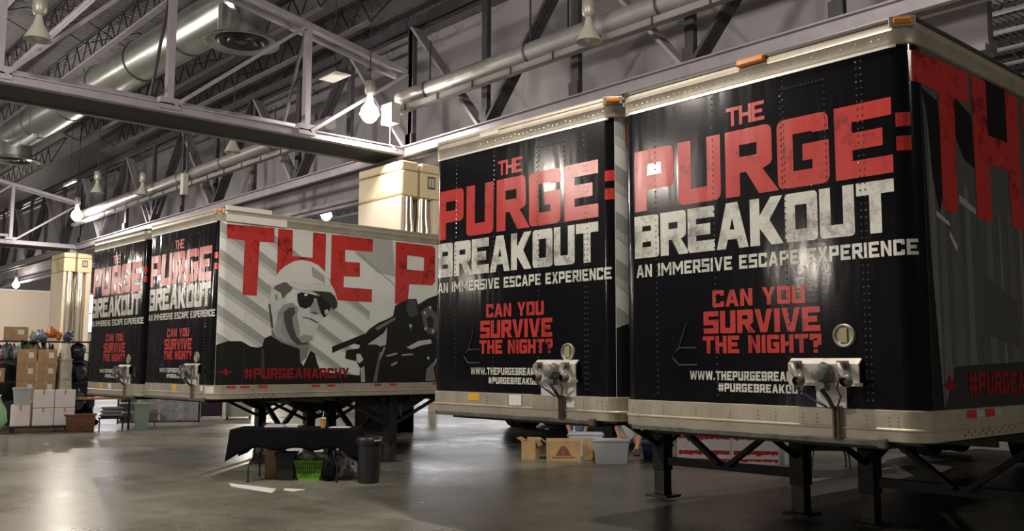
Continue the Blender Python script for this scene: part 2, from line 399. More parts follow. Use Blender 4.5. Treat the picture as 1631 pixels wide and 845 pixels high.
# big round duct with two drum diffusers
DZ = 10.75; DY = 0
du = thing('round_duct', 'big shiny round air duct across the upper left ceiling', 'air duct', (0, DY, DZ))
DUY = lambda x: 3.3+.032*(x+35)
MB().tube([(-39.7, DUY(-39.7), 0), (-15.6, DUY(-15.6), 0)], .62, 32).build('duct_body', m_duct, du, smooth=True)
for x in (-19.2, -22.4, -25.6, -28.8, -32.4, -37): MB().lathe([(.63, -.035), (.65, -.02), (.65, .02), (.63, .035)], (x, DUY(x), 0), 32, 'x').build('seam_ring', m_dark_steel, du, smooth=True)
for x in (-21, -27, -33): MB().tube([(x, DUY(x)+.2, .55), (x, DUY(x)+.2, .79)], .02, 6).tube([(x, DUY(x)-.2, .55), (x, DUY(x)-.2, .79)], .02, 6).build('hanger_rod', m_dark_steel, du)
for x in (-16.1, -35.2):
    y = DUY(x)
    o = MB().tube([(x, y, -.95), (x, y, .3)], .60, 28).build('drop_collar', m_duct, du, smooth=True)
    MB().lathe([(.58, -.90), (.92, -1.02), (.93, -1.08), (.88, -1.09), (.72, -1.0), (.66, -1.0)], (x, y, 0), 32).build('diffuser_rim', m_duct, o, smooth=True)
    MB().lathe([(.66, -1.0), (.55, -1.08), (.52, -1.06), (.42, -.99), (.36, -1.08), (.33, -1.06), (.2, -.99), (.14, -1.06), (0, -1.06)], (x, y, 0), 28).build('diffuser_cone', M('dark_diffuser', (.05, .05, .055), .35, .6), o, smooth=True)

# small hanging signs / reflector panel
pn = thing('hanging_panel', 'small white panel hanging below the roof left of the bright lamp', 'panel', (-15.1, 6.0, 9.0))
MB().box(-.42, .42, -.22, .22, 0, .03).build('panel_sheet', M('white_panel', (.85, .82, .78), .5), pn)
MB().box(-.44, .44, -.24, .24, .03, .12).build('panel_housing', m_dark_steel, pn)
MB().tube([(0, 0, .12), (0, 0, ROOF-9.0)], .012, 5).build('hanger_rod', m_dark_steel, pn)
for i, (x, y, lab) in enumerate(((-34.5, 5.2, 'row of pale strip fixture above the greenish lit lamp'), (-31.5, 1.2, 'pale strip fixture left of the greenish lit lamp'), (-27.5, 1.9, 'pale strip fixture slung below the duct at left'))):
    t = thing('strip_fixture', lab, 'ceiling fixture', (x, y, 8.9))
    MB().box(-.75, .75, -.06, .06, 0, .1).build('housing', m_steel, t); MB().tube([(0, 0, .1), (0, 0, ROOF-8.9)], .012, 5).build('hanger_rod', m_dark_steel, t)

# ------------------------------------------------------------------ high-bay lamps
m_bulb = M('lit_globe', (1.0, .90, .78), .3, emit=26)
m_glow = M('glowing_prismatic_reflector', (1.0, .86, .70), .4, emit=6)
m_bulb_off = M('unlit_bulb', (.7, .68, .6), .3)
m_glass = M('prismatic_reflector', (.55, .56, .50), .3, .0, alpha=.75)
m_lamp_body = M('lamp_ballast_paint', (.40, .39, .36), .4, .3)
def lamp(loc, label, lit, power=1.0, big=1.0):
    t = thing('bell_lamp', label, 'hanging lamp', loc, 0, None)
    MB().lathe([(0, .78), (.10, .78), (.13, .74), (.13, .50), (.09, .44), (.05, .42), (0, .42)], n=18).build('ballast', m_lamp_body, t, smooth=True)
    MB().tube([(0, 0, .76), (0, 0, ROOF-loc[2])], .015, 6).build('hanger_rod', m_dark_steel, t)
    MB().lathe([(.05, .44), (.07, .36), (.10, .25), (.19, .08), (.245, -.04), (.25, -.06), (.235, -.05), (.18, .08), (.09, .25), (.06, .35)], n=22).build('bell_reflector', m_glass if not lit else m_glow, t, smooth=True)
    MB().ball((0, 0, .03 if not lit else -.02), .085 if not lit else .225*big, 14, 8, (1, 1, 1.12)).build('bulb', m_bulb if lit else m_bulb_off, t, smooth=True)
    if lit:
        l = bpy.data.lights.new('lamp_light', 'POINT'); l.energy = LAMP_W*power; l.color = LAMP_COL; l.shadow_soft_size = .22 if power > .36 else .13
        lo = bpy.data.objects.new('lamp_light', l); COL.objects.link(lo); lo.parent = t; lo.location = (0, 0, -.36)
    return t
for k, (loc, pw, lab) in enumerate(LIT): tag(lamp(loc, lab or 'unseen lit bell lamp placed to light the hall', True, pw), group=None if lab else 'lit lamps outside the view')
for loc, lab in UNLIT: lamp(loc, lab, False)

# ------------------------------------------------------------------ clad columns
m_cy = M('yellow_cream_cladding', (.80, .69, .44), .45, 0, .05, 2); m_cc = M('pale_cream_cladding', (.82, .72, .58), .5, 0, .05, 2)
m_ss = M('brushed_stainless', (.80, .74, .62), .22, .9, .06, 6, stretch=(1, 1, 12))
m_blackcloth = M('black_cloth', (.005, .005, .007), .95, 0, .2, 6, .1, 60, spec=.1)
def column(x, y, label):
    """x, y: the +X/-Y corner; 2 m along X, 1.25 m along Y"""
    t = thing('clad_column', label, 'column', (x, y, 0))
    for k, (ya, yb) in enumerate(((0, .52), (.60, 1.24))):
        m1 = MB().box(-2.0, 0, ya, yb, 5.86, 6.5)
        m1.build('upper_cladding', m_cy, t, bevel=.05 if k == 0 else .02)
        MB().box(-2.0, 0, ya, yb, 6.515, 6.74).build('cap_band', m_cy, t, bevel=.04)
        if k == 0:
            MB().box(-2.0, 0, ya, ya+.13, 1.55, 5.845, .10, 0).box(-2.0, -.55, ya+.13, yb-.04, 1.55, 5.845).build('lower_cladding', m_cc, t, bevel=.03)
        else:
            MB().box(-2.0, 0, yb-.22, yb, 1.55, 5.845, .10, 0).box(-2.0, -.55, ya+.04, yb-.22, 1.55, 5.845).build('lower_cladding', m_cc, t, bevel=.03)
        cy = .33 if k == 0 else .80
        b = MB()
        prof = [(.17, 1.6), (.17, 2.5), (.185, 2.7), (.185, 4.0), (.205, 4.2), (.205, 5.1), (.165, 5.4), (.165, 5.86)]
        b.lathe(prof, (-.26, cy, 0), 20).build('steel_shroud', m_ss, t, smooth=True)
        MB().tube([(-.8, cy, 0), (-.8, cy, 1.6)], .12, 10).build('inner_post', m_dark_steel, t)
    MB().box(-1.95, -.1, .0, .55, 0.0, 1.5).build('black_skirt', m_blackcloth, t, bevel=.02)
    MB().box(-1.2, -.8, .45, .8, 6.74, 7.0).build('bearing_plate', m_steel, t)
    # square notice plate on the far upper panel
    p = MB().box(0.0, .012, .80, 1.04, 6.1, 6.42).build('notice_plate', M('brown_plate', (.13, .08, .05), .5), t)
    MB().box(.012, .016, .83, .90, 6.15, 6.37).box(.012, .016, .92, 1.01, 6.15, 6.37).build('notice_inset', M('plate_inset', (.55, .50, .42), .5), p)
    q = MB()
    for i in range(4): q.box(-1.12+i*.1, -1.05+i*.1, -.003, 0, 5.93, 6.03)
    q.build('column_number', M('faded_number', (.55, .47, .30), .6), t)
    return t
column(-13.48, 7.01, 'cream clad twin column with yellow cap rising behind the far trailer')
column(-40.3, 6.77, 'distant cream clad twin column left of the far trailers')
# ------------------------------------------------------------------ block lettering
def rnd_poly(pts):
    """points (x, y[, r]); r rounds that corner"""
    out = []; n = len(pts)
    for i, p in enumerate(pts):
        if len(p) == 2: out.append(Vector(p)); continue
        c = Vector(p[:2]); r = p[2]; a = Vector(pts[i-1][:2]); b = Vector(pts[(i+1) % n][:2])
        da = (a-c).normalized(); db = (b-c).normalized(); r = min(r, (a-c).length*.5, (b-c).length*.5)
        p0 = c+da*r; p1 = c+db*r
        for k in range(5):
            t = k/4; out.append((1-t)**2*p0 + 2*t*(1-t)*c + t*t*p1)
    return out
def glyph(ch, t, h, r):
    """-> (width, [ [outer, hole, hole...], ... ]) in units of the letter height"""
    W = {'I': t, 'M': 1.12, 'W': 1.2, '.': t, ':': t*1.0, ' ': .42, 'T': .80, 'A': .86, 'K': .84, 'Y': .82, 'V': .84, '#': .85, '?': .7}.get(ch, .78)
    H = h/2; o = []
    R = lambda x0, y0, x1, y1: [(x0, y0), (x1, y0), (x1, y1), (x0, y1)]
    if ch == ' ': return W, []
    if ch == 'A':
        k = W/2-t*.62; y1 = min(1-h*.95, (W-2*t)/(2*k)-.02); yb = .2
        o = [[[(0, 0), (t, 0), (t+k*yb, yb), (W-t-k*yb, yb), (W-t, 0), (W, 0), (W/2+t*.62, 1), (W/2-t*.62, 1)],
              [(t+k*(yb+h*.85), yb+h*.85), (W-t-k*(yb+h*.85), yb+h*.85), (max(W/2+.01, W-t-k*y1), y1), (min(W/2-.01, t+k*y1), y1)]]]
    elif ch == 'B': o = [[[(0, 0), (W, 0, r), (W, .46, r*.4), (W-.03, .5), (W-.01, .54), (W-.01, 1, r), (0, 1)], R(t, h, W-t, .5-H), R(t, .5+H, W-t, 1-h)]]
    elif ch == 'C': o = [[[(0, 0, r), (W, 0, r), (W, .34), (W-t, .34), (W-t, h), (t, h), (t, 1-h), (W-t, 1-h), (W-t, .66), (W, .66), (W, 1, r), (0, 1, r)]]]
    elif ch == 'E': o = [[[(0, 0), (W, 0), (W, h), (t, h), (t, .5-H), (W*.84, .5-H), (W*.84, .5+H), (t, .5+H), (t, 1-h), (W, 1-h), (W, 1), (0, 1)]]]
    elif ch == 'G': o = [[[(0, 0, r), (W, 0, r), (W, .60), (W*.5, .60), (W*.5, .60-h), (W-t, .60-h), (W-t, h), (t, h), (t, 1-h), (W-t, 1-h), (W-t, .74), (W, .74), (W, 1, r), (0, 1, r)]]]
    elif ch == 'H': o = [[[(0, 0), (t, 0), (t, .5-H), (W-t, .5-H), (W-t, 0), (W, 0), (W, 1), (W-t, 1), (W-t, .5+H), (t, .5+H), (t, 1), (0, 1)]]]
    elif ch == 'I': o = [[R(0, 0, t, 1)]]
    elif ch == 'K': o = [[[(0, 0), (t, 0), (t, .36), (W-t*1.2, 0), (W, 0), (W*.60, .52), (W, 1), (W-t*1.2, 1), (t, .62), (t, 1), (0, 1)]]]
    elif ch == 'M': o = [[[(0, 0), (t, 0), (t, .60), (W/2, .2), (W-t, .60), (W-t, 0), (W, 0), (W, 1), (W-t, 1), (W/2, .52), (t, 1), (0, 1)]]]
    elif ch == 'N': o = [[[(0, 0), (t, 0), (t, .62), (W-t, 0), (W, 0), (W, 1), (W-t, 1), (W-t, .38), (t, 1), (0, 1)]]]
    elif ch == 'O': o = [[[(0, 0, r), (W, 0, r), (W, 1, r), (0, 1, r)], R(t, h, W-t, 1-h)]]
    elif ch == 'P': o = [[[(0, 0), (t, 0), (t, .34), (W, .34, r), (W, 1, r), (0, 1)], R(t, .34+h, W-t, 1-h)]]
    elif ch == 'R': o = [[[(0, 0), (t, 0), (t, .35), (W*.45, .35), (W-t*.9, 0), (W+.10, 0), (W*.80, .36), (W, .42, r*.6), (W, 1, r), (0, 1)], R(t, .35+h, W-t, 1-h)]]
    elif ch == 'S': o = [[[(0, 0), (W, 0, r*.6), (W, .5+H), (t, .5+H), (t, 1-h), (W, 1-h), (W, 1), (0, 1, r*.6), (0, .5-H), (W-t, .5-H), (W-t, h), (0, h)]]]
    elif ch == 'T': o = [[[(W/2-t/2, 0), (W/2+t/2, 0), (W/2+t/2, 1-h), (W, 1-h), (W, 1), (0, 1), (0, 1-h), (W/2-t/2, 1-h)]]]
    elif ch == 'U': o = [[[(0, 0, r), (W, 0, r), (W, 1), (W-t, 1), (W-t, h), (t, h), (t, 1), (0, 1)]]]
    elif ch == 'V': o = [[[(W/2-t*.6, 0), (W/2+t*.6, 0), (W, 1), (W-t, 1), (W/2, .28), (t, 1), (0, 1)]]]
    elif ch == 'W': q = W/4; o = [[[(q-t*.5, 0), (q+t*.5, 0), (2*q, .55), (3*q-t*.5, 0), (3*q+t*.5, 0), (W, 1), (W-t*.9, 1), (3*q, .36), (2*q+t*.4, 1), (2*q-t*.4, 1), (q, .36), (t*.9, 1), (0, 1)]]]
    elif ch == 'X': o = [[[(0, 0), (t*1.1, 0), (W/2, .36), (W-t*1.1, 0), (W, 0), (W/2+t*.62, .5), (W, 1), (W-t*1.1, 1), (W/2, .64), (t*1.1, 1), (0, 1), (W/2-t*.62, .5)]]]
    elif ch == 'Y': o = [[[(W/2-t/2, 0), (W/2+t/2, 0), (W/2+t/2, .40), (W, 1), (W-t*1.15, 1), (W/2, .60), (t*1.15, 1), (0, 1), (W/2-t/2, .40)]]]
    elif ch == '#':
        a, b, c, d = W*.16, W*.16+t*.8, W*.84-t*.8, W*.84; p, q, u, v = .22, .22+h*.8, .78-h*.8, .78
        o = [[[(a, 0), (b, 0), (b, p), (c, p), (c, 0), (d, 0), (d, p), (W, p), (W, q), (d, q), (d, u), (W, u), (W, v), (d, v), (d, 1), (c, 1), (c, v), (b, v), (b, 1), (a, 1), (a, v), (0, v), (0, u), (a, u), (a, q), (0, q), (0, p), (a, p)], R(b, q, c, u)]]
    elif ch == '?': o = [[[(W/2-t/2, .28), (W/2+t/2, .28), (W/2+t/2, .40), (W, .40, r), (W, 1, r), (0, 1, r*.5), (0, .68), (t, .68), (t, 1-h), (W-t, 1-h), (W-t, .40+h), (W/2-t/2, .40+h)]], [R(W/2-t/2, 0, W/2+t/2, .18)]]
    elif ch == '.': o = [[R(0, 0, t, t*.9)]]
    elif ch == ':': o = [[R(0, .14, W, .34)], [R(0, .50, W, .70)]]
    return W, o
def layout(text, s0, s1, z0, z1, t=.25, h=.24, r=.12, gap=.075):
    """-> list of [outer, holes...] in panel coordinates"""
    x = 0; items = []
    for i, ch in enumerate(text):
        w, o = glyph(ch, t, h, r); items.append((x, o)); x += w+gap
    tot = x-gap; k = (s1-s0)/tot; H = z1-z0; out = []
    for gx, o in items:
        for loops in o: out.append([[Vector((s0+(gx+p.x)*k, z0+p.y*H)) for p in rnd_poly(lp)] for lp in loops])
    return out

# ------------------------------------------------------------------ trailer
TW, TR_, TL = 2.59, .14, 14.6      # width, radius of the front corners, length
ZB, ZR, ZT, ZTOP = 1.165, 1.373, 3.859, 4.03
def perim(q, off=0.):
    """q runs along the plan outline: 0 at the middle of the front, + to the +X side. -> x, y"""
    half = TW/2; sgn = 1 if q >= 0 else -1; a = abs(q); fl = half-TR_; arc = TR_*pi/2
    if a <= fl: x, y = a, -off
    elif a <= fl+arc:
        th = (a-fl)/TR_; x, y = fl+(TR_+off)*sin(th), TR_-(TR_+off)*cos(th)
    else: x, y = half+off, TR_+(a-fl-arc)
    return half+sgn*x, y
ARC = TR_*pi/2; QF = TW/2-TR_
def qs(a, b):
    """outline samples between a and b, fine on the corners"""
    s = {a, b}
    for sg in (-1, 1):
        for k in range(9): s.add(sg*(QF+ARC*k/8))
    return sorted(x for x in s if a <= x <= b)
def band(prof, a, b):
    """prof: [(off, z)...] swept along the outline a..b"""
    m = MB(); q = qs(a, b); n = len(prof); vs = []
    for u in q:
        for off, z in prof: x, y = perim(u, off); vs.append((x, y, z))
    return m.add(vs, [(i*n+j, (i+1)*n+j, (i+1)*n+j+1, i*n+j+1) for i in range(len(q)-1) for j in range(n-1)])
def sq(s): return s-TW/2                      # front coordinate s (0 at left edge) -> q
def dq(d): return QF+ARC+(d-TR_)              # right-side coordinate d (from the front plane) -> q
def decal(name, polys, m, parent, off, conv):
    """flat printed shapes lying on the panel; polys in (s or d, z)"""
    bm = bmesh.new()
    for loops in polys:
        tri = tessellate_polygon([[Vector((p[0], p[1], 0)) for p in lp] for lp in loops])
        pts = [p for lp in loops for p in lp]
        vs = [bm.verts.new((conv(p[0]), 0, p[1])) for p in pts]
        for f in tri:
            try: bm.faces.new([vs[i] for i in f])
            except ValueError: pass
    xs = [v.co.x for v in bm.verts]
    for sg in (-1, 1):
        for k in range(7):
            c = sg*(QF+ARC*k/6)
            if min(xs) < c < max(xs): bmesh.ops.bisect_plane(bm, geom=bm.verts[:]+bm.edges[:]+bm.faces[:], plane_co=(c, 0, 0), plane_no=(1, 0, 0))
    for v in bm.verts:
        x, y = perim(v.co.x, off); v.co = (x, y, v.co.z)
    # all faces look outwards
    bm.normal_update()
    for f in bm.faces:
        c = f.calc_center_median(); out = Vector((c.x-TW/2, c.y-1.0, 0)) if abs(f.normal.y) < .8 else Vector((0, -1, 0))
        if f.normal.dot(out) < 0: f.normal_flip()
    me = bpy.data.meshes.new(name); bm.to_mesh(me); bm.free()
    return link(name, me, m, parent)
P2 = lambda pts: [[Vector(p) for p in pts]]
def rect(a, b, c, d): return P2([(a, c), (b, c), (b, d), (a, d)])

GREY = {}
def ink(v, grunge=.25):
    """a printed grey"""
    k = round(v, 3)
    if k not in GREY: GREY[k] = wrap_mat('printed_grey_%02d' % int(round(v*100)), (v*.97, v*1.0, v*.96), .24, grunge, (v*.55, v*.56, v*.55), gpos=(.46, .72), gscale=2.2)
    return GREY[k]

def rivets(cols, z0, z1, step, q_of=sq, r=.009, off=.0):
    m = MB()
    for s in cols:
        z = z0
        while z < z1:
            x, y = perim(q_of(s), 0)
            # dome on the front (flat) or on the side
            if abs(q_of(s)) <= QF: m.lathe([(r, 0), (r*.7, -r*.45), (0, -r*.62)], (x, y-off, z), 6, 'y')
            else: m.lathe([(r, 0), (r*.7, r*.45), (0, r*.62)], (x+off, y, z), 6, 'x')
            z += step
    return m

def trailer(name, label, loc, rz, disc, nose, side, group=None, mats=None):
    """disc: (s,z) of the round vent; nose: dict of the connector panel; side: which print the +X side carries"""
    m_black, m_red, m_white = mats or (MAT['black_print_vinyl'], MAT['red_print_vinyl'], MAT['white_print_vinyl'])
    T = thing(name, label, 'semi trailer', loc, rz, group)
    ds = .02 if side == 'light' else .14
    qe = dq(TL)
    # --- box
    front = band([(0, ZR-.01), (0, ZT+.01)], sq(-.45), dq(ds))
    fp = front.build('front_panel', m_black, T, smooth=True)
    rv = rivets((.39, .98, 1.62, 2.21, 2.245), ZR+.06, ZT-.03, .048); rv.build('rivet_row', m_black_rivet, fp, smooth=True)
    rr = MB(); a, b, c, d = 1.60, 1.96, 2.96, 3.72
    for k in range(13): rr.lathe([(.009, 0), (.006, -.005), (0, -.007)], (a+(b-a)*k/12, 0, d), 6, 'y').lathe([(.009, 0), (.006, -.005), (0, -.007)], (a+(b-a)*k/12, 0, c), 6, 'y')
    for k in range(17): rr.lathe([(.009, 0), (.006, -.005), (0, -.007)], (a, 0, c+(d-c)*k/16), 6, 'y').lathe([(.009, 0), (.006, -.005), (0, -.007)], (b, 0, c+(d-c)*k/16), 6, 'y')
    rr.build('patch_rivets', m_black_rivet, fp, smooth=True)
    sp = band([(0, ZR-.01), (0, ZT+.01)], dq(ds), qe).build('side_panel', {'light': ink(.70, .3), 'dark': ink(.10, .5), 'plain': ink(.4)}[side], T)
    seam = rivets((.46,), ZR+.04, ZT+.0, .055, dq, .009); seam.build('rivet_row', m_black_rivet if side == 'dark' else m_rivet, sp, smooth=True)
    band([(0, ZR-.01), (0, ZT+.01)], -qe, sq(-.45)).build('side_panel', ink(.4), T)
    MB().box(.02, TW-.02, TL-.03, TL, ZB, ZT+.05).build('rear_door', ink(.5), T)
    MB().add([(0.03, .1, ZTOP-.02), (TW-.03, .1, ZTOP-.02), (TW-.03, TL, ZTOP-.02), (.03, TL, ZTOP-.02), (TW/2, .25, ZTOP+.015), (TW/2, TL, ZTOP+.015)], [(0, 1, 4), (1, 2, 5, 4), (2, 3, 5), (3, 0, 4, 5)]).build('roof', m_alu, T)
    # --- rails
    tr = band([(0, ZT-.02), (.012, ZT-.012), (.014, ZT), (.014, ZT+.072), (.020, ZT+.080), (.014, ZT+.088), (.014, ZTOP-.04), (.010, ZTOP-.036)], -qe, qe).build('top_rail', m_alu, T, smooth=True)
    band([(.008, ZTOP-.04), (.017, ZTOP-.034), (.020, ZTOP-.014), (.014, ZTOP), (-.04, ZTOP+.004), (-.1, ZTOP-.01)], -qe, qe).build('roof_edge_trim', m_trim if side != 'light' else m_alu, T, smooth=True)
    band([(.0, ZT-.035), (.010, ZT-.035), (.010, ZT-.008), (0, ZT-.008)], sq(.05), sq(2.50)).build('panel_edge_strip', M('bright_edge_strip', (.72, .71, .68), .3, .3), T)
    rt = MB()
    for k in range(41):
        s = .15+k*.0575; rt.lathe([(.006, 0), (.004, -.003), (0, -.0045)], (s, -.014, ZT+.035 + (.012 if k % 4 == 0 else 0)), 6, 'y')
    for k in range(40): rt.lathe([(.006, 0), (.004, .003), (0, .0045)], (TW+.014, .4+k*.3, ZT+.04), 6, 'x')
    rt.build('rivet_row', m_rivet, tr, smooth=True)
    br = band([(-.03, ZB-.002), (.010, ZB), (.014, ZB+.004), (.014, ZB+.066), (.024, ZB+.074), (.024, ZB+.082), (.013, ZB+.09), (.013, ZR-.004), (.004, ZR), (-.001, ZR)], -qe, qe).build('bottom_rail', m_alu, T, smooth=True)
    rb = MB()
    for s in (.13, .31, .45, .78, .92, 1.10, 1.35, 1.5, 1.72, 1.83, 2.2, 2.36, 2.42):
        for z in (ZR-.045, ZR-.075, ZR-.10): rb.lathe([(.006, 0), (.004, -.003), (0, -.0045)], (s, -.013, z), 6, 'y')
    for k in range(30):
        for z in (ZR-.03,): rb.lathe([(.006, 0), (.004, .003), (0, .0045)], (TW+.013, .45+k*.42, z), 6, 'x')
    rb.build('rivet_row', M('rail_rivet', (.16, .15, .13), .4, .5), br, smooth=True)
    hb = MB()
    for g in range(4):
        for k in range(4): hb.lathe([(.010, 0), (0, .0015)], (TW+.0145, .57+g*.235+k*.055, ZB+.028+(.02 if k % 2 else 0)), 8, 'x')
    hb.build('drain_holes', m_rubber, br)
    MB().box(.12, 2.30, -.028, .012, ZB-.035, ZB+.006).box(2.28, 2.34, -.034, .012, ZB-.045, ZB+.02).build('coupler_lip', M('worn_lip', (.10, .095, .085), .5, .3, .6, 9), T, bevel=.006)
    MB().box(.04, TW-.04, .03, TL-.05, ZB-.02, ZB+.03).build('floor_underside', m_under, T)
    cm = MB(); y = 1.3
    while y < TL-.3: cm.box(.06, TW-.06, y-.025, y+.025, ZB-.10, ZB-.01); y += .6
    cm.box(.3, TW-.3, .06, 1.25, ZB-.06, ZB-.02)
    cm.build('cross_members', m_under, T)
    # --- marker lamps
    for s in {'dark': (TW/2+.075, TW-.07), 'light': (TW-.07,), 'plain': ()}[side]:
        q = sq(s)
        if abs(q) < QF:
            mk = MB().box(s-.125, s+.125, -.05, -.012, ZTOP-.062, ZTOP-.008); o = mk.build('marker_lamp', m_amber, T, bevel=.014, seg=3)
        else:
            x, y = perim(q+.02*(1 if q > 0 else -1), .02); th = (abs(q)+.02-QF)/TR_; sg = 1 if q > 0 else -1
            o = MB().box(-.06, .06, -.02, .02, -.022, .022).build('marker_lamp', m_amber, T, (x, y, ZTOP-.036), bevel=.01); o.rotation_euler = (0, 0, sg*th)
            MB().box(-.085, .085, -.006, .02, -.036, .034).build('lamp_bracket', m_alu, o, bevel=.003)
    # --- reflective tape on the +X bottom rail
    for d in ((.19, .42, .72, 1.65, 1.94, 2.87, 3.18, 4.12, 5.1, 5.4, 6.3, 6.6) if side == 'light' else (.61, .92, 2.6, 2.9, 4.6, 4.9)):
        w = .15 if side == 'light' else .16
        decal('reflector_tape', [rect(d, d+w, ZR-.066 if side != 'light' else ZR-.05, ZR-.012)], m_reflect_red, br, .0155, dq)
        if side == 'dark': decal('reflector_tape', [rect(d+w, d+w+.13, ZR-.064, ZR-.012)], m_reflect_grey, br, .0155, dq)
    # --- lettering on the front
    o1 = .0022
    e = nose.get('ds', 0)
    def fr(nm, txt, s0, s1, z0, z1, m, **k):
        ps = layout(txt, s0+e, s1+e, z0, z1, **k); i = 0
        for wd in txt.split():
            n = sum(2 if c in '?:' else 1 for c in wd); decal(nm, ps[i:i+n], m, fp, o1, sq); i += n
    fr('small_title', 'THE', 1.117, 1.462, 3.524, 3.674, m_red, t=.2, h=.19, gap=.02)
    fr('big_title', 'PURGE', .165, 2.452, 2.962, 3.484, m_red, t=.245, h=.235, r=.12, gap=.085)
    for za, zb in ((3.27, 3.366), (3.105, 3.205)): decal('colon_square', [rect(2.478+e*.3, 2.572+e*.3, za, zb)], m_red, fp, o1, sq)
    fr('breakout_title', 'BREAKOUT', .157, 2.45, 2.562, 2.922, m_white, t=.25, h=.25, r=.10, gap=.05)
    fr('tagline', 'AN IMMERSIVE ESCAPE EXPERIENCE', .174, 2.59, 2.398, 2.505, m_white, t=.23, h=.22, r=.08, gap=.13)
    fr('question_line', 'CAN YOU', .95, 1.764, 2.114, 2.246, m_red, t=.25, h=.23, r=.1, gap=.09)
    fr('question_line', 'SURVIVE', .862, 1.874, 1.909, 2.084, m_red, t=.26, h=.24, r=.1, gap=.08)
    fr('question_line', 'THE NIGHT?', .852, 1.88, 1.755, 1.89, m_red, t=.26, h=.24, r=.1, gap=.09)
    fr('web_address', 'WWW.THEPURGEBREAKOUT', .72, 1.795, 1.549, 1.619, m_white, t=.26, h=.23, r=.1, gap=.12)
    fr('hashtag', '#PURGEBREAKOUT', .99, 1.735, 1.462, 1.525, m_white, t=.26, h=.23, r=.1, gap=.12)
    # --- round vent
    v = MB().lathe([(.082, 0), (.082, -.014), (.074, -.02), (.062, -.016), (.056, -.008), (0, -.008)], (disc[0], 0, disc[1]), 24, 'y').build('round_vent', M('vent_metal', (.30, .29, .24), .45, .5), T, smooth=True)
    MB().box(disc[0]-.028, disc[0]+.028, -.018, -.006, disc[1]-.05, disc[1]+.05).build('vent_flap', M('vent_flap_yellow', (.34, .31, .17), .4), v, bevel=.004)
    # --- bent-wire tie hook outlines low on the left
    th = MB().tube([(.80, -.012, 1.80), (.62, -.012, 1.80), (.545, -.012, 1.735), (.62, -.012, 1.665), (.80, -.012, 1.665)], .006, 5).tube([(.70, -.012, 2.0), (.62, -.012, 1.80)], .005, 5)
    th.build('wire_loop', m_black_rivet, T, smooth=True)
    # --- connector panel
    s0, s1, z0, z1 = nose['panel']; b0, b1, bz = nose['back']; cs = nose['conduit']
    m_np = M('white_panel_paint', (.47, .45, .40), .45, .1, .25, 8); m_bp = M('white_backing', (.66, .67, .66), .45, .05, .1, 8)
    NP = MB().box(s0, s1, -.06, -.045, z0+.015, z1-.04).add([(s0, -.06, z1-.04), (s1, -.06, z1-.04), (s1, -.012, z1), (s0, -.012, z1), (s0, -.045, z1-.045), (s1, -.045, z1-.045), (s1, .0, z1-.005), (s0, .0, z1-.005)], [(0, 1, 2, 3), (4, 7, 6, 5), (0, 3, 7, 4), (1, 5, 6, 2)]).box(s0+.02, s1+.02, -.085, -.045, z0-.005, z0+.018).build('connector_panel', m_np, T)
    MB().box(b0, b1, -.02, -.004, bz, z0+.04).build('backing_plate', m_bp, NP)
    cz = (z0+z1)/2-.01; cx = nose['mid']; m_gh = M('glad_hand_metal', (.15, .147, .135), .5, .5, .4, 12)
    MB().lathe([(.075, -.088), (.08, -.11), (.07, -.15), (.058, -.155), (.055, -.19), (.035, -.2), (0, -.2)], (cx, 0, cz), 8, 'y').box(cx-.035, cx+.035, -.16, -.09, cz-.12, cz-.06).build('round_socket', m_gh, NP, (0, .03, 0), smooth=True)
    for gx, sg in ((s0+.09, 1), (s1-.09, 1)):
        MB().tube([(gx-.02, -.085, cz+.06), (gx-.02, -.14, cz+.055), (gx+.01, -.175, cz+.01), (gx+.05, -.18, cz-.045)], .026, 8).ball((gx+.055, -.18, cz-.05), .042, 10, 6, (1, .7, 1.1)).lathe([(.03, -.23), (.036, -.215), (.036, -.2), (0, -.195)], (gx+.055, 0, cz-.055), 10, 'y').box(gx-.06, gx+.02, -.11, -.085, cz+.03, cz+.085).build('air_coupling', m_gh, NP, (0, .03, 0), smooth=True)
    mc = M('black_cable', (.016, .016, .018), .5)
    MB().tube([(s0+.07, -.10, cz-.02), (s0+.09, -.12, cz-.10), (s0+.2, -.10, bz+.06), (cs-.06, -.05, bz+.0)], .008, 6).build('air_hose', M('blue_black_hose', (.03, .04, .10), .5), NP, smooth=True)
    MB().tube([(cx+.02, -.15, cz-.11), (cx+.06, -.13, cz-.17), (cs-.01, -.06, bz)], .016, 7).build('power_cable', mc, NP, smooth=True)
    MB().tube([(s1-.1, -.13, cz-.03), (s1-.13, -.12, cz-.10), (cs+.06, -.08, bz+.08), (cs+.015, -.05, bz)], .008, 6).build('air_hose', M('red_brown_hose', (.13, .035, .035), .5), NP, smooth=True)
    MB().box(cs-.035, cs+.03, -.035, -.013, ZB+.0, bz+.015).build('conduit_channel', M('grimy_channel', (.20, .17, .14), .5, .3, .3, 10), NP)
    MB().tube([(cs-.015, -.042, ZB), (cs-.015, -.045, bz+.01)], .012, 6).tube([(cs+.015, -.042, ZB), (cs+.015, -.045, bz+.01)], .010, 6).build('power_cable', M('brown_cable', (.10, .075, .06), .5), NP, smooth=True)
    # --- landing gear
    LG = MB().box(.42-.06, 2.34+.06, 3.36, 3.44, .40, .50).box(.42, 2.34, 3.37, 3.43, ZB-.16, ZB-.06)
    for s in (-1, 1):
        LG.bar((1.38+s*.88, 3.34, ZB-.10), (1.38+s*.06, 3.34, .47), .05, .10, (0, 1, 0))
    lg = LG.build('landing_gear_frame', m_under, T)
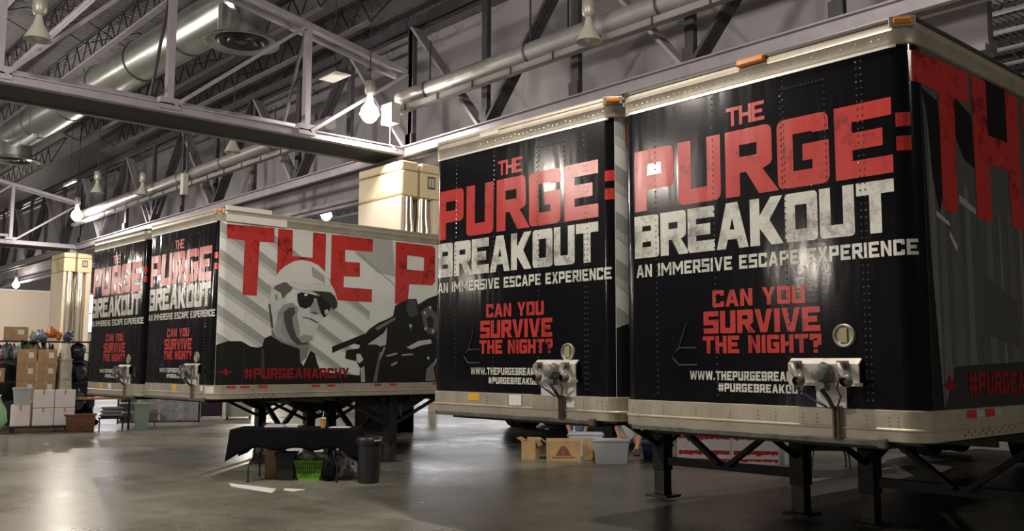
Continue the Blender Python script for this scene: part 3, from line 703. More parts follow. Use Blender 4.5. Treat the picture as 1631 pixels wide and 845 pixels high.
    for lx in (.42, 2.34):
        MB().box(lx-.09, lx+.09, 3.31, 3.49, .33, ZB).build('leg', m_under, lg, bevel=.008)
        MB().box(lx-.075, lx+.075, 3.325, 3.475, .03, .34).build('inner_leg', M('greasy_leg_steel', (.055, .05, .048), .4, .5, .4, 6), lg)
        MB().box(lx-.17, lx+.17, 3.25, 3.55, 0, .03, -.0).box(lx-.08, lx+.08, 3.32, 3.48, .03, .07).build('foot_pad', MAT['greasy_leg_steel'], lg, bevel=.006)
        MB().prism([(2.55, ZB-.03), (4.25, ZB-.03), (3.75, ZB-.28), (3.52, ZB-.38), (3.28, ZB-.38), (3.05, ZB-.28)], 'x', lx-.05, lx+.05).build('mounting_bracket', m_under, lg)
        MB().bar((lx, 3.38, .62), (lx-.02, 2.3, ZB-.04), .05, .05).bar((lx, 3.42, .62), (lx+.02, 4.5, ZB-.04), .05, .05).build('fore_aft_brace', m_under, lg)
    MB().tube([(2.34, 3.4, .98), (2.62, 3.4, .98), (2.66, 3.4, .80), (2.72, 3.4, .80)], .014, 6).build('crank_handle', m_under, lg)
    # --- bogie
    bg = MB().box(.5, .62, 10.4, 13.4, .75, ZB).box(TW-.62, TW-.5, 10.4, 13.4, .75, ZB).build('bogie_frame', m_under, T)
    for ay in (11.2, 12.5):
        MB().tube([(.1, ay, .51), (TW-.1, ay, .51)], .07, 10).build('axle', m_under, bg)
        for x0, sg in ((.02, 1), (.34, 1), (TW-.02, -1), (TW-.34, -1)):
            w = MB().lathe([(.27, 0), (.46, .0), (.505, .03), (.51, .14), (.505, .25), (.46, .28), (.27, .28)], (x0 if sg > 0 else x0-.28, ay, .51), 26, 'x').build('tyre', m_rubber, bg, smooth=True)
            MB().lathe([(.28, 0), (.28, .04), (.18, .10), (.16, .04), (.08, .02), (.06, 0), (0, 0)] if sg > 0 else [(.28, .28), (.28, .24), (.18, .18), (.16, .24), (.08, .26), (.06, .28), (0, .28)], (x0 if sg > 0 else x0-.28, ay, .51), 18, 'x').build('wheel_disc', M('wheel_white', (.45, .45, .43), .5), w, smooth=True)
    return T, fp, sp, br

# ------------------------------------------------------------------ printed side art: generic stand-in (man in a cap, striped ceiling, dark machine)
def side_letters(sp, m, upto=4.9, x0=.12):
    o = .003; h0, h1 = 2.735, 3.815
    decal('side_letter', [P2([(x0, h1-.02), (.92, h1), (.92, 3.585), (.67, 3.575), (.65, h0), (.41, h0), (.42, 3.57), (x0+.01, 3.58)])], m, sp, o, dq)
    decal('side_letter', [P2([(.985, h1), (1.245, h1), (1.245, 3.40), (1.615, 3.40), (1.615, h1), (1.86, h1), (1.86, h0), (1.615, h0), (1.615, 3.18), (1.245, 3.18), (1.245, h0), (.975, h0)])], m, sp, o, dq)
    decal('side_letter', [P2([(1.965, h1), (2.79, h1), (2.79, 3.595), (2.235, 3.585), (2.24, 3.385), (2.535, 3.39), (2.535, 3.15), (2.225, 3.14), (2.22, 2.96), (2.79, 2.955), (2.79, h0), (1.965, h0)])], m, sp, o, dq)
    if upto < 3: return
    decal('side_letter', [[[Vector(p) for p in ((3.275, h1), (4.10, h1), (4.155, 3.76), (4.16, 3.17), (4.10, 3.10), (3.58, 3.09), (3.55, h0), (3.275, h0))], [Vector(p) for p in ((3.525, 3.345), (3.90, 3.35), (3.90, 3.59), (3.525, 3.6))]]], m, sp, o, dq)
    decal('side_letter', [[[q for q in lp] for lp in loops] for loops in layout('URGE', 4.25, 7.7, h0, h1, t=.245, h=.22, gap=.09)], m, sp, o, dq)

def stripes(sp):
    # darker and lighter ceiling bands running down to the right
    for k in range(9):
        z = 4.2-.42*k; w = .13
        pts = []
        d1 = 2.75
        a = [(.025, z+.06), (d1, z-1.62), (d1, z-1.62-w*.8), (.025, z+.06-w*1.2)]
        # clip to the panel
        def clip(poly, zmin, zmax):
            for lim, keep in ((zmax, -1), (zmin, 1)):
                out = []
                for i in range(len(poly)):
                    p, q = poly[i-1], poly[i]; ip = (p[1]-lim)*keep >= 0; iq = (q[1]-lim)*keep >= 0
                    if ip != iq:
                        t = (lim-p[1])/(q[1]-p[1]); out.append((p[0]+t*(q[0]-p[0]), lim))
                    if iq: out.append(q)
                poly = out
                if not poly: break
            return poly
        c = clip(a, ZR+.02, ZT-.03)
        if len(c) > 2: decal('printed_band', [P2(c)], ink(.36), sp, .0012, dq)
        b = [(.025, z+.06-w*1.2), (d1, z-1.62-w*.8), (d1, z-1.62-w*.8-.05), (.025, z+.06-w*1.2-.08)]
        c = clip(b, ZR+.02, ZT-.03)
        if len(c) > 2: decal('printed_band', [P2(c)], ink(.52), sp, .0012, dq)
    decal('printed_band', [P2([(2.1, 3.84), (3.2, 3.84), (3.28, 3.2), (2.9, 3.25), (2.5, 3.5)])], ink(.42), sp, .0013, dq)
    decal('printed_line', [P2([(2.5, 3.56), (3.27, 3.06), (3.27, 3.045), (2.5, 3.545)])], ink(.2), sp, .0014, dq)
def jacket(sp):
    decal('printed_jacket', [P2([(.025, 1.97), (.20, 2.03), (.42, 2.03), (.50, 1.99), (.58, 1.95), (.70, 1.94), (.77, 1.96), (.80, 2.08), (.91, 2.13), (1.05, 2.06), (1.25, 1.98), (1.42, 1.95), (1.45, 1.72), (1.50, 1.66), (1.62, 1.90), (1.70, 1.86), (1.74, 1.74), (1.80, 1.60), (1.86, 1.56), (2.6, 1.50), (2.6, ZR+.0), (.025, ZR+.0)])], ink(.012, .0), sp, .0030, dq)
    decal('printed_jacket', [P2([(.76, 1.93), (.80, 1.90), (.83, 1.50), (.76, 1.48)])], ink(.05), sp, .0034, dq)
def portrait(sp):
    L = [.0042]
    def D(nm, v, pts, g=.25): L[0] += .00025; decal(nm, [P2(pts)], ink(v, g), sp, L[0], dq)
    # neck and face
    D('printed_neck', .22, [(.92, 2.30), (1.62, 2.30), (1.60, 1.98), (1.56, 1.80), (1.44, 1.70), (1.42, 1.93), (1.1, 2.02), (.92, 2.12)])
    D('printed_face', .58, [(.86, 2.70), (.90, 2.88), (1.0, 2.98), (1.3, 2.94), (1.7, 2.90), (1.84, 2.78), (1.80, 2.66), (1.80, 2.56), (1.84, 2.47), (1.83, 2.40), (1.76, 2.36), (1.74, 2.28), (1.70, 2.16), (1.60, 2.03), (1.46, 1.985), (1.2, 2.02), (1.02, 2.10), (.93, 2.24), (.93, 2.50)])
    D('printed_face', .68, [(1.2, 2.86), (1.48, 2.86), (1.36, 2.62), (1.40, 2.46), (1.26, 2.50), (1.16, 2.68)])
    D('printed_ear', .60, [(.87, 2.66), (.90, 2.82), (.99, 2.86), (1.06, 2.74), (1.04, 2.56), (.97, 2.50), (.91, 2.54)])
    D('printed_ear', .30, [(.95, 2.76), (1.0, 2.78), (1.02, 2.68), (.97, 2.68)])
    D('printed_hair', .12, [(.93, 2.86), (1.0, 2.98), (1.3, 2.96), (1.24, 2.84), (1.16, 2.78), (1.1, 2.70), (1.06, 2.80)])
    D('printed_hair', .06, [(.85, 2.62), (.88, 2.62), (.93, 2.36), (.95, 2.24), (.91, 2.26)])
    D('printed_beard', .30, [(1.02, 2.50), (1.12, 2.62), (1.26, 2.66), (1.38, 2.58), (1.36, 2.44), (1.40, 2.30), (1.42, 2.16), (1.36, 2.0), (1.2, 2.02), (1.04, 2.12), (.99, 2.3)], .5)
    D('printed_beard', .07, [(1.12, 2.50), (1.22, 2.58), (1.31, 2.58), (1.33, 2.50), (1.27, 2.42), (1.30, 2.28), (1.36, 2.12), (1.46, 2.03), (1.60, 2.045), (1.52, 1.995), (1.38, 1.99), (1.26, 2.08), (1.18, 2.22), (1.13, 2.36)], .5)
    D('printed_beard', .30, [(1.38, 2.10), (1.5, 2.16), (1.64, 2.14), (1.66, 2.08), (1.56, 2.04), (1.44, 2.04)], .5)
    D('printed_beard', .36, [(.98, 2.34), (1.1, 2.44), (1.08, 2.2), (1.2, 2.05), (1.06, 2.08), (.97, 2.2)], .5)
    D('printed_mouth', .10, [(1.46, 2.44), (1.62, 2.42), (1.75, 2.36), (1.74, 2.34), (1.60, 2.40), (1.46, 2.425)])
    D('printed_nose', .34, [(1.58, 2.66), (1.68, 2.74), (1.78, 2.60), (1.78, 2.50), (1.70, 2.48), (1.60, 2.50)])
    D('printed_nose', .14, [(1.60, 2.525), (1.70, 2.535), (1.76, 2.49), (1.66, 2.49)])
    # sunglasses
    D('printed_sunglasses', .010, [(1.35, 2.80), (1.42, 2.83), (1.66, 2.80), (1.655, 2.70), (1.60, 2.61), (1.50, 2.57), (1.40, 2.60), (1.36, 2.68)], 0)
    D('printed_sunglasses', .010, [(1.70, 2.76), (1.78, 2.80), (1.96, 2.76), (1.98, 2.62), (1.93, 2.50), (1.86, 2.44), (1.80, 2.50), (1.74, 2.64)], 0)
    D('printed_sunglasses', .02, [(1.64, 2.79), (1.74, 2.80), (1.74, 2.76), (1.64, 2.74)], 0)
    D('printed_glint', .75, [(1.47, 2.80), (1.53, 2.815), (1.54, 2.785), (1.49, 2.77)], 0)
    D('printed_glint', .5, [(1.86, 2.56), (1.92, 2.58), (1.95, 2.52), (1.88, 2.48)], 0)
    # cap
    D('printed_cap', .66, [(.90, 2.88), (.94, 3.02), (1.02, 3.14), (1.13, 3.235), (1.28, 3.32), (1.42, 3.35), (1.58, 3.335), (1.72, 3.29), (1.84, 3.20), (1.92, 3.08), (1.97, 2.99), (1.85, 2.99), (1.6, 2.98), (1.3, 2.99), (1.1, 2.97)])
    D('printed_cap_brim', .60, [(1.14, 2.985), (1.4, 2.985), (1.7, 2.98), (1.97, 2.99), (2.04, 2.90), (2.09, 2.78), (2.10, 2.70), (1.95, 2.84), (1.82, 2.84), (1.62, 2.865), (1.48, 2.865), (1.36, 2.86), (1.22, 2.92)])
    D('printed_brim_underside', .035, [(1.62, 2.865), (1.82, 2.865), (1.96, 2.86), (2.05, 2.80), (2.105, 2.70), (2.10, 2.62), (2.03, 2.58), (1.98, 2.62), (1.90, 2.70), (1.80, 2.78)], 0)
    D('printed_cap_patch', .28, [(1.60, 3.26), (1.84, 3.12), (1.86, 3.0), (1.62, 3.09)])
    for k in range(4): D('printed_patch_line', .5, [(1.615, 3.235-.04*k), (1.845, 3.10-.03*k), (1.845, 3.09-.03*k), (1.615, 3.22-.04*k)])
def machine(sp):
    L = [.0042]
    def D(nm, v, pts, g=.2): L[0] += .00025; decal(nm, [P2(pts)], ink(v, g), sp, L[0], dq)
    D('printed_machine', .012, [(2.02, 1.97), (2.03, 1.87), (2.45, 2.03), (2.74, 2.17), (3.10, 2.36), (3.30, 2.46), (3.12, 2.40), (2.96, 2.30), (2.82, 2.22), (2.70, 2.13), (2.66, 1.96), (2.62, 2.0), (2.66, 2.2)], 0)
    D('printed_machine', .25, [(2.68, 1.98), (3.08, 2.16), (3.06, 1.96)])
    D('printed_machine', .014, [(2.28, 1.78), (2.30, 1.92), (2.55, 1.95), (2.60, 2.12), (2.75, 2.28), (2.95, 2.40), (3.12, 2.46), (3.24, 2.52), (3.28, 2.70), (3.40, 2.76), (3.56, 2.83), (3.74, 2.84), (3.78, 2.74), (4.0, 2.86), (4.36, 2.98), (4.9, 3.05), (5.6, 3.0), (6.2, 2.6), (6.6, 2.0), (6.6, ZR), (2.56, ZR), (2.58, 1.62), (2.50, 1.74)], 0)
    D('printed_machine', .45, [(2.72, 2.02), (3.05, 2.22), (3.12, 2.32), (3.10, 2.02), (2.98, 1.99), (2.90, 2.02)])
    D('printed_machine', .07, [(3.52, 2.62), (3.54, 2.81), (3.72, 2.82), (3.78, 2.56), (3.62, 2.50)])
    D('printed_machine', .16, [(2.86, 2.30), (3.28, 2.50), (3.29, 2.46), (2.92, 2.26)])
    D('printed_machine', .5, [(3.54, 1.98), (3.80, 2.10), (4.08, 2.13), (4.10, 2.06), (3.86, 2.02), (3.64, 1.95)])
    D('printed_machine', .55, [(2.50, 1.86), (2.58, 1.86), (2.64, 1.76), (2.56, 1.70), (2.50, 1.74)])
    D('printed_machine', .10, [(3.85, 2.62), (4.0, 2.72), (4.20, 2.60), (4.26, 2.36), (4.14, 2.2), (4.0, 2.24), (3.9, 2.4)])
    D('printed_machine', .02, [(3.97, 2.50), (4.06, 2.56), (4.14, 2.48), (4.12, 2.34), (4.02, 2.34)], 0)
    for d, z in ((3.93, 2.60), (3.95, 2.32), (4.12, 2.28), (4.24, 2.48), (4.05, 2.70), (3.62, 2.36), (4.02, 1.80)): D('printed_glint', .5, [(d-.03, z), (d, z+.035), (d+.035, z), (d, z-.04)])
    for a, b in (((3.1, 1.84), (3.32, 1.89)), ((3.42, 1.86), (3.66, 1.88)), ((2.92, 1.72), (3.06, 2.0)), ((3.2, 1.68), (3.32, 1.74)), ((4.08, 1.62), (4.2, 1.8)), ((4.2, 2.2), (4.32, 1.8)), ((3.56, 2.40), (3.62, 2.30))):
        D('printed_glint', .28, [(a[0], a[1]), (b[0], b[1]), (b[0]+.03, b[1]-.03), (a[0]+.03, a[1]-.03)])
    D('printed_machine', .12, [(2.84, ZR+.02), (2.96, 1.9), (3.0, 1.9), (2.92, ZR+.02)])
    D('printed_machine', .16, [(3.96, ZR+.02), (3.98, 1.6), (4.12, 1.72), (4.2, ZR+.02)])
    D('printed_machine', .38, [(2.58, 1.62), (2.66, 1.66), (2.68, ZR+.02), (2.60, ZR+.02)])
def emblem(sp, m, d, z, off=.0062):
    decal('printed_emblem', [P2([(d-.12, z), (d-.04, z+.012), (d, z+.07), (d+.03, z+.012), (d+.12, z+.0), (d+.04, z-.02), (d+.02, z-.07), (d-.03, z-.02)])], m, sp, off, dq)
def dark_side(sp):
    for d, w, v, z1 in ((.20, .10, .16, 3.3), (.33, .12, .13, 3.2), (.50, .18, .12, 3.0), (.74, .12, .15, 2.9), (.95, .10, .10, 2.75), (1.10, .14, .14, 2.8), (1.35, .06, .17, 2.75), (1.5, .16, .12, 2.85), (1.74, .08, .18, 2.8), (1.95, .3, .13, 2.9), (2.4, .5, .15, 3.0)):
        decal('printed_band', [P2([(d, ZR+.03), (d+w, ZR+.03), (d+w*.9, z1), (d+w*.2, z1+.1)])], ink(v), sp, .0012, dq)
    decal('printed_band', [P2([(.145, ZR), (.30, ZR), (.20, 2.4), (.17, 3.2), (.16, ZT-.03), (.145, ZT-.03)])], ink(.012, 0), sp, .0014, dq)
    decal('printed_band', [P2([(.16, 3.55), (.40, 3.50), (.44, 2.9), (.36, 2.7), (.27, 2.95), (.22, 3.4)])], ink(.012, 0), sp, .0016, dq)
    decal('printed_band', [P2([(.62, 3.6), (.96, 3.5), (.98, 3.1), (.8, 3.15), (.66, 3.3)])], ink(.014, 0), sp, .0016, dq)
    decal('printed_band', [P2([(1.2, ZT-.03), (1.66, ZT-.03), (1.66, 3.4), (1.25, 3.4)])], ink(.012, 0), sp, .0016, dq)
    decal('printed_band', [P2([(.30, 2.72), (.50, 2.66), (.52, 2.63), (.31, 2.68)])], ink(.45), sp, .0019, dq)
    decal('printed_band', [P2([(.68, 2.88), (.96, 2.80), (.96, 2.76), (.68, 2.82)])], ink(.35), sp, .0019, dq)
    decal('printed_band', [P2([(.50, 2.6), (.62, 2.5), (.60, 2.46), (.50, 2.56)])], ink(.45), sp, .0019, dq)
    decal('printed_band', [P2([(1.0, 2.34), (1.66, 2.16), (1.66, 1.8), (1.02, 1.9)])], ink(.085), sp, .0017, dq)
    decal('printed_band', [P2([(.5, 1.66), (3.0, 1.74), (3.0, ZR+.0), (.3, ZR+.0)])], ink(.03), sp, .0017, dq)

NOSE4 = dict(panel=(1.642, 2.18, 1.53, 1.716), back=(1.837, 2.058, 1.375), conduit=1.995, mid=1.93)
NOSE3 = dict(panel=(1.62, 2.14, 1.50, 1.695), back=(1.672, 2.105, 1.363), conduit=1.945, mid=1.90, ds=-.072)
yel = M('yellow_sticker', (.75, .42, .03), .4); wht = M('white_sticker', (.78, .80, .78), .4)
# nearest
T4, f4, s4, b4 = trailer('box_trailer', 'nearest black box trailer at right, its dark printed side running out of the frame', (.02, 0, .0247), 0, (2.055, 1.872), NOSE4, 'dark')
dark_side(s4); side_letters(s4, m_red, 2.9, .04)
decal('side_hashtag', layout('#PURGEANARCHY', .69, 2.57, 1.46, 1.625, t=.26, h=.23, gap=.09), m_red_dim, s4, .0062, dq); emblem(s4, m_red_dim, .39, 1.54)
# beside it
T3, f3, s3, b3 = trailer('box_trailer', 'black box trailer second from right, yellow and white stickers on its front rail', (-2.618, -.0715, .0363), .0271, (2.005, 1.763), NOSE3, 'light')
stripes(s3); jacket(s3); side_letters(s3, m_red, 2.9)
def stickers(br, items):
    for nm, m, s0, s1, z0, z1 in items:
        decal(nm, [rect(s0, s1, z0, z1)], m, br, .0155, sq)
stickers(b3, (('yellow_sticker', yel, .622, .80, 1.292, 1.362), ('paper_sticker', wht, 1.227, 1.404, 1.262, 1.362), ('small_sticker', wht, 1.99, 2.09, 1.27, 1.33)))
MB().box(.78, 1.06, -.0185, -.012, ZT+.10, ZTOP-.03).build('patch_plate', M('pale_patch', (.6, .58, .5), .4, .2), T3)
decal('sticker_border', [rect(1.220, 1.411, 1.256, 1.262), rect(1.220, 1.227, 1.262, 1.362), rect(1.404, 1.411, 1.262, 1.362)], m_rubber, b3, .0155, sq)
# far pair
T2, f2, s2, b2 = trailer('box_trailer', 'far box trailer with pale printed side showing a man in cap and sunglasses', (-10.49, -.227, -.0147), .0349, (2.005, 1.79), NOSE3, 'light', None, (far_black, far_red, far_white))
stripes(s2); side_letters(s2, m_red); jacket(s2); portrait(s2); machine(s2)
decal('side_hashtag', layout('#PURGEANARCHY', .48, 2.36, 1.462, 1.625, t=.26, h=.23, gap=.09), m_red_dim, s2, .0068, dq); emblem(s2, m_red_dim, .18, 1.57, .0068)
stickers(b2, (('yellow_sticker', yel, 1.18, 1.34, 1.27, 1.37), ('small_sticker', wht, 2.18, 2.26, 1.28, 1.36), ('paper_sticker', M('cream_sticker', (.70, .68, .60), .4), 2.34, 2.55, 1.25, 1.355)))
rp = MB().box(TW-.02, TW+.03, .10, .85, ZTOP-.02, ZTOP+.05).box(TW+.012, TW+.03, .10, 1.12, ZT-.02, ZT+.09).build('patch_plate', M('white_patch_metal', (.82, .78, .74), .4, .1), T2)
T1, f1, s1, b1 = trailer('box_trailer', 'leftmost box trailer, its right flank hidden by the printed one beside it', (-13.15, -.318, -.0463), .0349, (2.005, 1.79), NOSE3, 'plain', None, (far_black, far_red, far_white))
stickers(b1, (('yellow_sticker', yel, .70, .88, 1.27, 1.37), ('small_sticker', wht, 1.12, 1.28, 1.27, 1.36)))
# ------------------------------------------------------------------ small things on the floor
class Frame:
    """a local frame whose x runs to the right and y away, as one looks at the group"""
    def __init__(s, ox, oy, rz): s.o = Vector((ox, oy)); s.rz = rz; s.x = Vector((cos(rz), sin(rz))); s.y = Vector((-sin(rz), cos(rz)))
    def at(s, x, y, z=0): p = s.o + s.x*x + s.y*y; return (p.x, p.y, z)
m_card = M('brown_cardboard', (.43, .27, .145), .8, 0, .1, 5)
m_card2 = M('yellowish_cardboard', (.47, .32, .15), .75, 0, .15, 5)
m_wbox = M('white_carton', (.80, .75, .77), .7, 0, .05, 5)
m_tape = M('white_label_paper', (.75, .72, .70), .6)
m_clear = M('translucent_plastic', (.62, .68, .80), .3, alpha=.82)
m_clear2 = M('clear_bin_plastic', (.62, .64, .68), .25, alpha=.6)
m_wire = M('black_wire', (.02, .02, .022), .45, .5)
m_black_pl = M('black_plastic', (.014, .014, .016), .4)
m_paper = M('white_paper', (.82, .82, .82), .7)

def carton(name, label, cat, loc, rz, w, d, h, m, group=None, labels=True, mark=None):
    t = thing(name, label, cat, loc, rz, group)
    MB().box(-w/2, w/2, -d/2, d/2, 0, h-.006).build('body', m, t, bevel=.006)
    MB().box(-w/2+.004, w/2-.004, -d/2+.004, -.004, h-.006, h).box(-w/2+.004, w/2-.004, .004, d/2-.004, h-.006, h).build('top_flaps', m, t)
    MB().box(-.025, .025, -d/2-.0015, d/2, h, h+.0015).box(-.025, .025, -d/2-.0015, -d/2, h*.75, h).build('sealing_tape', M('packing_tape', (.50, .38, .25), .3), t)
    if labels: MB().box(w*.08, w*.34, -d/2-.0015, -d/2, h*.45, h*.8).build('shipping_label', m_tape, t)
    return t
def pot(w, d, h, wall=.012, tap=.04):
    """an open tapered tub"""
    m = MB(); o = lambda z, e, k: [(-w/2+e*k[0], -d/2+e*k[1], z), (w/2-e*k[0], -d/2+e*k[1], z), (w/2-e*k[0], d/2-e*k[1], z), (-w/2+e*k[0], d/2-e*k[1], z)]
    K = (1, 1); rings = [o(0, tap, K), o(h-.03, 0, K), o(h-.03, -.018, K), o(h, -.018, K), o(h, wall, K), o(wall, tap+wall, K)]
    vs = [p for r in rings for p in r]; fs = [(3, 2, 1, 0)]
    for i in range(len(rings)-1):
        for k in range(4): a = i*4+k; b = i*4+(k+1) % 4; fs.append((a, b, b+4, a+4))
    fs.append((20, 21, 22, 23)); return m.add(vs, fs)

# ---- folding table with a black cloth
TA = 50*pi/180
F = Frame(-7.03, .80, TA)
tb = thing('folding_table', 'folding table under a black cloth in front of the far trailers', 'table', F.at(0, 0), TA)
MB().box(-.865, .865, -.37, .37, .70, .735).build('tabletop', M('grey_laminate', (.3, .3, .3), .5), tb, bevel=.008)
for s in (-1, 1):
    for e in (-1, 1):
        MB().tube([(s*.58, e*.2, .70), (s*.58, e*.2, .36), (s*.60, e*.25, .31), (s*.62, e*.32, .26), (s*.63, e*.34, .2), (s*.63, e*.345, .01)], .014, 8).lathe([(.02, 0), (.02, .02), (0, .02)], (s*.63, e*.345, 0), 8).build('leg', m_black_pl, tb, smooth=True)
    MB().tube([(s*.58, -.2, .36), (s*.58, .2, .36)], .012, 6).tube([(s*.60, -.26, .30), (s*.60, .26, .30)], .011, 6).tube([(s*.58, 0, .36), (s*.2, 0, .70)], .009, 6).build('leg_brace', m_black_pl, tb, smooth=True)
def drape(L, D, z, drop, seed):
    m = MB(); q = random.Random(seed); n = 15; per = []
    N = 30
    for k in range(N): per.append((-L/2+L*k/N, -D/2, 0, -1))
    for k in range(n): per.append((L/2, -D/2+D*k/n, 1, 0))
    for k in range(N): per.append((L/2-L*k/N, D/2, 0, 1))
    for k in range(n): per.append((-L/2, D/2-D*k/n, -1, 0))
    P = len(per); lv = 7; vs = []
    for i, (x, y, nx, ny) in enumerate(per):
        cd = min(math.hypot(abs(x)-L/2, abs(y)-D/2), .2)/.2          # 0 at a corner
        ln = drop + (.17*(1-cd)**1.3) + .02*sin(i*.7)
        cx, cy = (1 if x > 0 else -1), (1 if y > 0 else -1)
        for j in range(lv):
            t = j/(lv-1); w = .014*sin(i*1.15+seed)*t + .01*sin(i*.5)*t
            ex = (nx*(1-(1-cd)*.3) + cx*(1-cd)*.7)*(.012+.055*t*(1-cd)) + nx*w; ey = (ny*(1-(1-cd)*.3) + cy*(1-cd)*.7)*(.012+.055*t*(1-cd)) + ny*w
            vs.append((x+ex, y+ey, z-ln*t if j else z))
    c = len(vs); vs.append((0, 0, z+.002)); fs = []
    for i in range(P):
        b = (i+1) % P; fs.append((c, i*lv, b*lv))
        for j in range(lv-1): fs.append((i*lv+j, i*lv+j+1, b*lv+j+1, b*lv+j))
    return m.add(vs, fs)
cl = drape(1.76, .77, .742, .27, 3).build('tablecloth', m_blackcloth, None, F.at(0, 0), smooth=True); cl.rotation_euler = (0, 0, TA)
so = cl.modifiers.new('thickness', 'SOLIDIFY'); so.thickness = .003; so.offset = 1
tag(cl, 'black cloth draped over the folding table with long hanging corners', 'tablecloth')
ZTB = .749
for i, (x, y, r, lab) in enumerate(((-.38, .15, .1, 'grey-white stack of papers at back left of the black table'), (-.15, .2, -.2, 'white stack of papers right of the grey-white one on black table'))):
    t = thing('paper_stack', lab, 'papers', F.at(x, y, ZTB), TA+r)
    for k in range(3): MB().box(-.14+.01*k, .14+.008*k, -.105, .105, .012*k, .012*k+.011).build('paper_sheaf', m_paper if (k+i) % 2 else M('grey_paper', (.55, .56, .60), .7), t)
t = thing('drink_cup', 'clear cup of amber drink with straw on the black table', 'cup', F.at(.36, -.02, ZTB))
MB().lathe([(0, 0), (.032, 0), (.044, .125), (.047, .13), (.045, .132), (.04, .12)], n=18).build('cup', M('amber_drink', (.62, .38, .12), .25), t, smooth=True)
MB().lathe([(.046, .130), (.046, .14), (.035, .148), (0, .15)], n=18).build('lid', M('clear_lid', (.7, .66, .55), .2), t, smooth=True)
MB().tube([(0, 0, .14), (.006, 0, .2), (.02, 0, .235)], .005, 6).build('straw', m_paper, t)
t = thing('paper_sheet', 'single white sheet on the black table right of the cup', 'paper', F.at(.60, .06, ZTB), TA)
MB().box(-.15, .15, -.11, .11, 0, .004).build('sheet', m_paper, t); MB().box(-.12, .10, -.10, .08, .004, .008).build('upper_sheet', m_paper, t)
# under the table
carton('cardboard_box', 'small brown cardboard box under the left end of the black table', 'box', F.at(-.36, .18), TA, .26, .24, .45, m_card, labels=False)
t = thing('black_crate', 'black crate standing under the black table left of green basket', 'crate', F.at(-.16, -.02), TA)
pot(.27, .22, .40, .012, .02).build('body', m_black_pl, t); MB().box(-.15, .15, -.125, -.115, .34, .40).build('rim', m_black_pl, t)
t = thing('laundry_basket', 'bright green plastic basket under the black table', 'basket', F.at(.18, .04), TA)
mg = M('green_plastic', (.16, .42, .03), .35)
bk = MB(); w, d, h = .40, .30, .29
for i in range(13):
    u = -1+2*i/12
    for s in (-1, 1): bk.bar((u*(w/2-.05), s*(d/2-.05), .02), (u*w/2, s*d/2, h-.02), .016, .01, (0, s, 0))
for i in range(10):
    u = -1+2*i/9
    for s in (-1, 1): bk.bar((s*(w/2-.05), u*(d/2-.05), .02), (s*w/2, u*d/2, h-.02), .016, .01, (s, 0, 0))
for f, z in ((.25, .08), (.5, .145), (.75, .21)):
    a, b = w/2-.05*(1-f), d/2-.05*(1-f)
    for s in (-1, 1): bk.box(-a, a, s*b-.006, s*b+.006, z-.01, z+.01).box(s*a-.006, s*a+.006, -b, b, z-.01, z+.01)
bk.box(-w/2+.05, w/2-.05, -d/2+.05, d/2-.05, 0, .03); bk.build('lattice_body', mg, t)
MB().box(-w/2-.015, w/2+.015, -d/2-.015, -d/2+.01, h-.035, h).box(-w/2-.015, w/2+.015, d/2-.01, d/2+.015, h-.035, h).box(-w/2-.015, -w/2+.01, -d/2, d/2, h-.035, h).box(w/2-.01, w/2+.015, -d/2, d/2, h-.035, h).build('rim', mg, t, bevel=.004)
t = thing('paper_bundle', 'white crumpled papers piled in the green basket', 'papers', F.at(.12, .06, .28), TA)
MB().blob((0, 0, .05), .12, .09, .06, .2, 4).build('sheets', m_paper, t)
def sack(name, label, cat, loc, rz, rx, ry, rz_, m, seed, amp=.14, knot=True, group=None):
    t = thing(name, label, cat, loc, rz, group)
    b = MB().blob((0, 0, rz_), rx, ry, rz_, amp, seed, 18, 12)
    q = random.Random(seed); f = [q.uniform(.7, 1.25) for _ in range(4)]
    b.v = [(x*(1+.22*min(1, max(0, 1-z/rz_)))*(f[0] if z > rz_ else 1)+.12*rx*sin(9*z/rz_+seed), y, max(0.0, z if z < rz_ else rz_+(z-rz_)*(f[1]+.25*sin(7*x/rx+seed)))) for x, y, z in b.v]
    b.build('bag_body', m, t, smooth=True)
    if knot: MB().lathe([(rx*.12, 0), (rx*.08, .04), (rx*.22, .10), (rx*.16, .12), (0, .10)], (0, 0, rz_*1.93), 9).build('gathered_neck', m, t, smooth=True)
    return t
m_wbag = M('white_plastic_bag', (.62, .63, .66), .35, alpha=.9)
sack('plastic_bag', 'white plastic bag under the black table, right of green basket', 'bag', F.at(.52, .08), TA, .17, .14, .15, m_wbag, 5)
sack('plastic_bag', 'smaller white plastic bag at right end under the black table', 'bag', F.at(.74, .20), TA, .11, .10, .12, m_wbag, 8)
t = thing('cloth_bundle', 'black cloth bundle hanging below the table edge by the white bags', 'cloth', F.at(.50, -.20, 0), TA)
MB().blob((0, 0, .12), .12, .09, .12, .2, 9).build('folds', m_blackcloth, t, smooth=True)
# trash can
t = thing('trash_can', 'dark grey round trash can at right end of the black table', 'trash can', (-6.06, 1.40, 0), 0)
MB().lathe([(0, .0), (.145, 0), (.15, .02), (.178, .60), (.19, .605), (.19, .635), (.17, .635), (.16, .58), (.13, .05), (0, .05)], n=26).build('can_body', M('dark_grey_plastic', (.016, .018, .022), .45), t, smooth=True)
MB().lathe([(.192, .54), (.196, .56), (.197, .63), (.185, .645), (.165, .63), (.155, .52)], n=26).build('liner_bag', M('black_liner', (.016, .016, .018), .35, bump=.4, bscale=30), t, smooth=True)
MB().tube([(.19, -.03, .60), (.225, -.03, .605), (.225, .04, .605), (.19, .04, .60)], .012, 6).build('handle', M('pale_handle', (.4, .4, .38), .4), t)
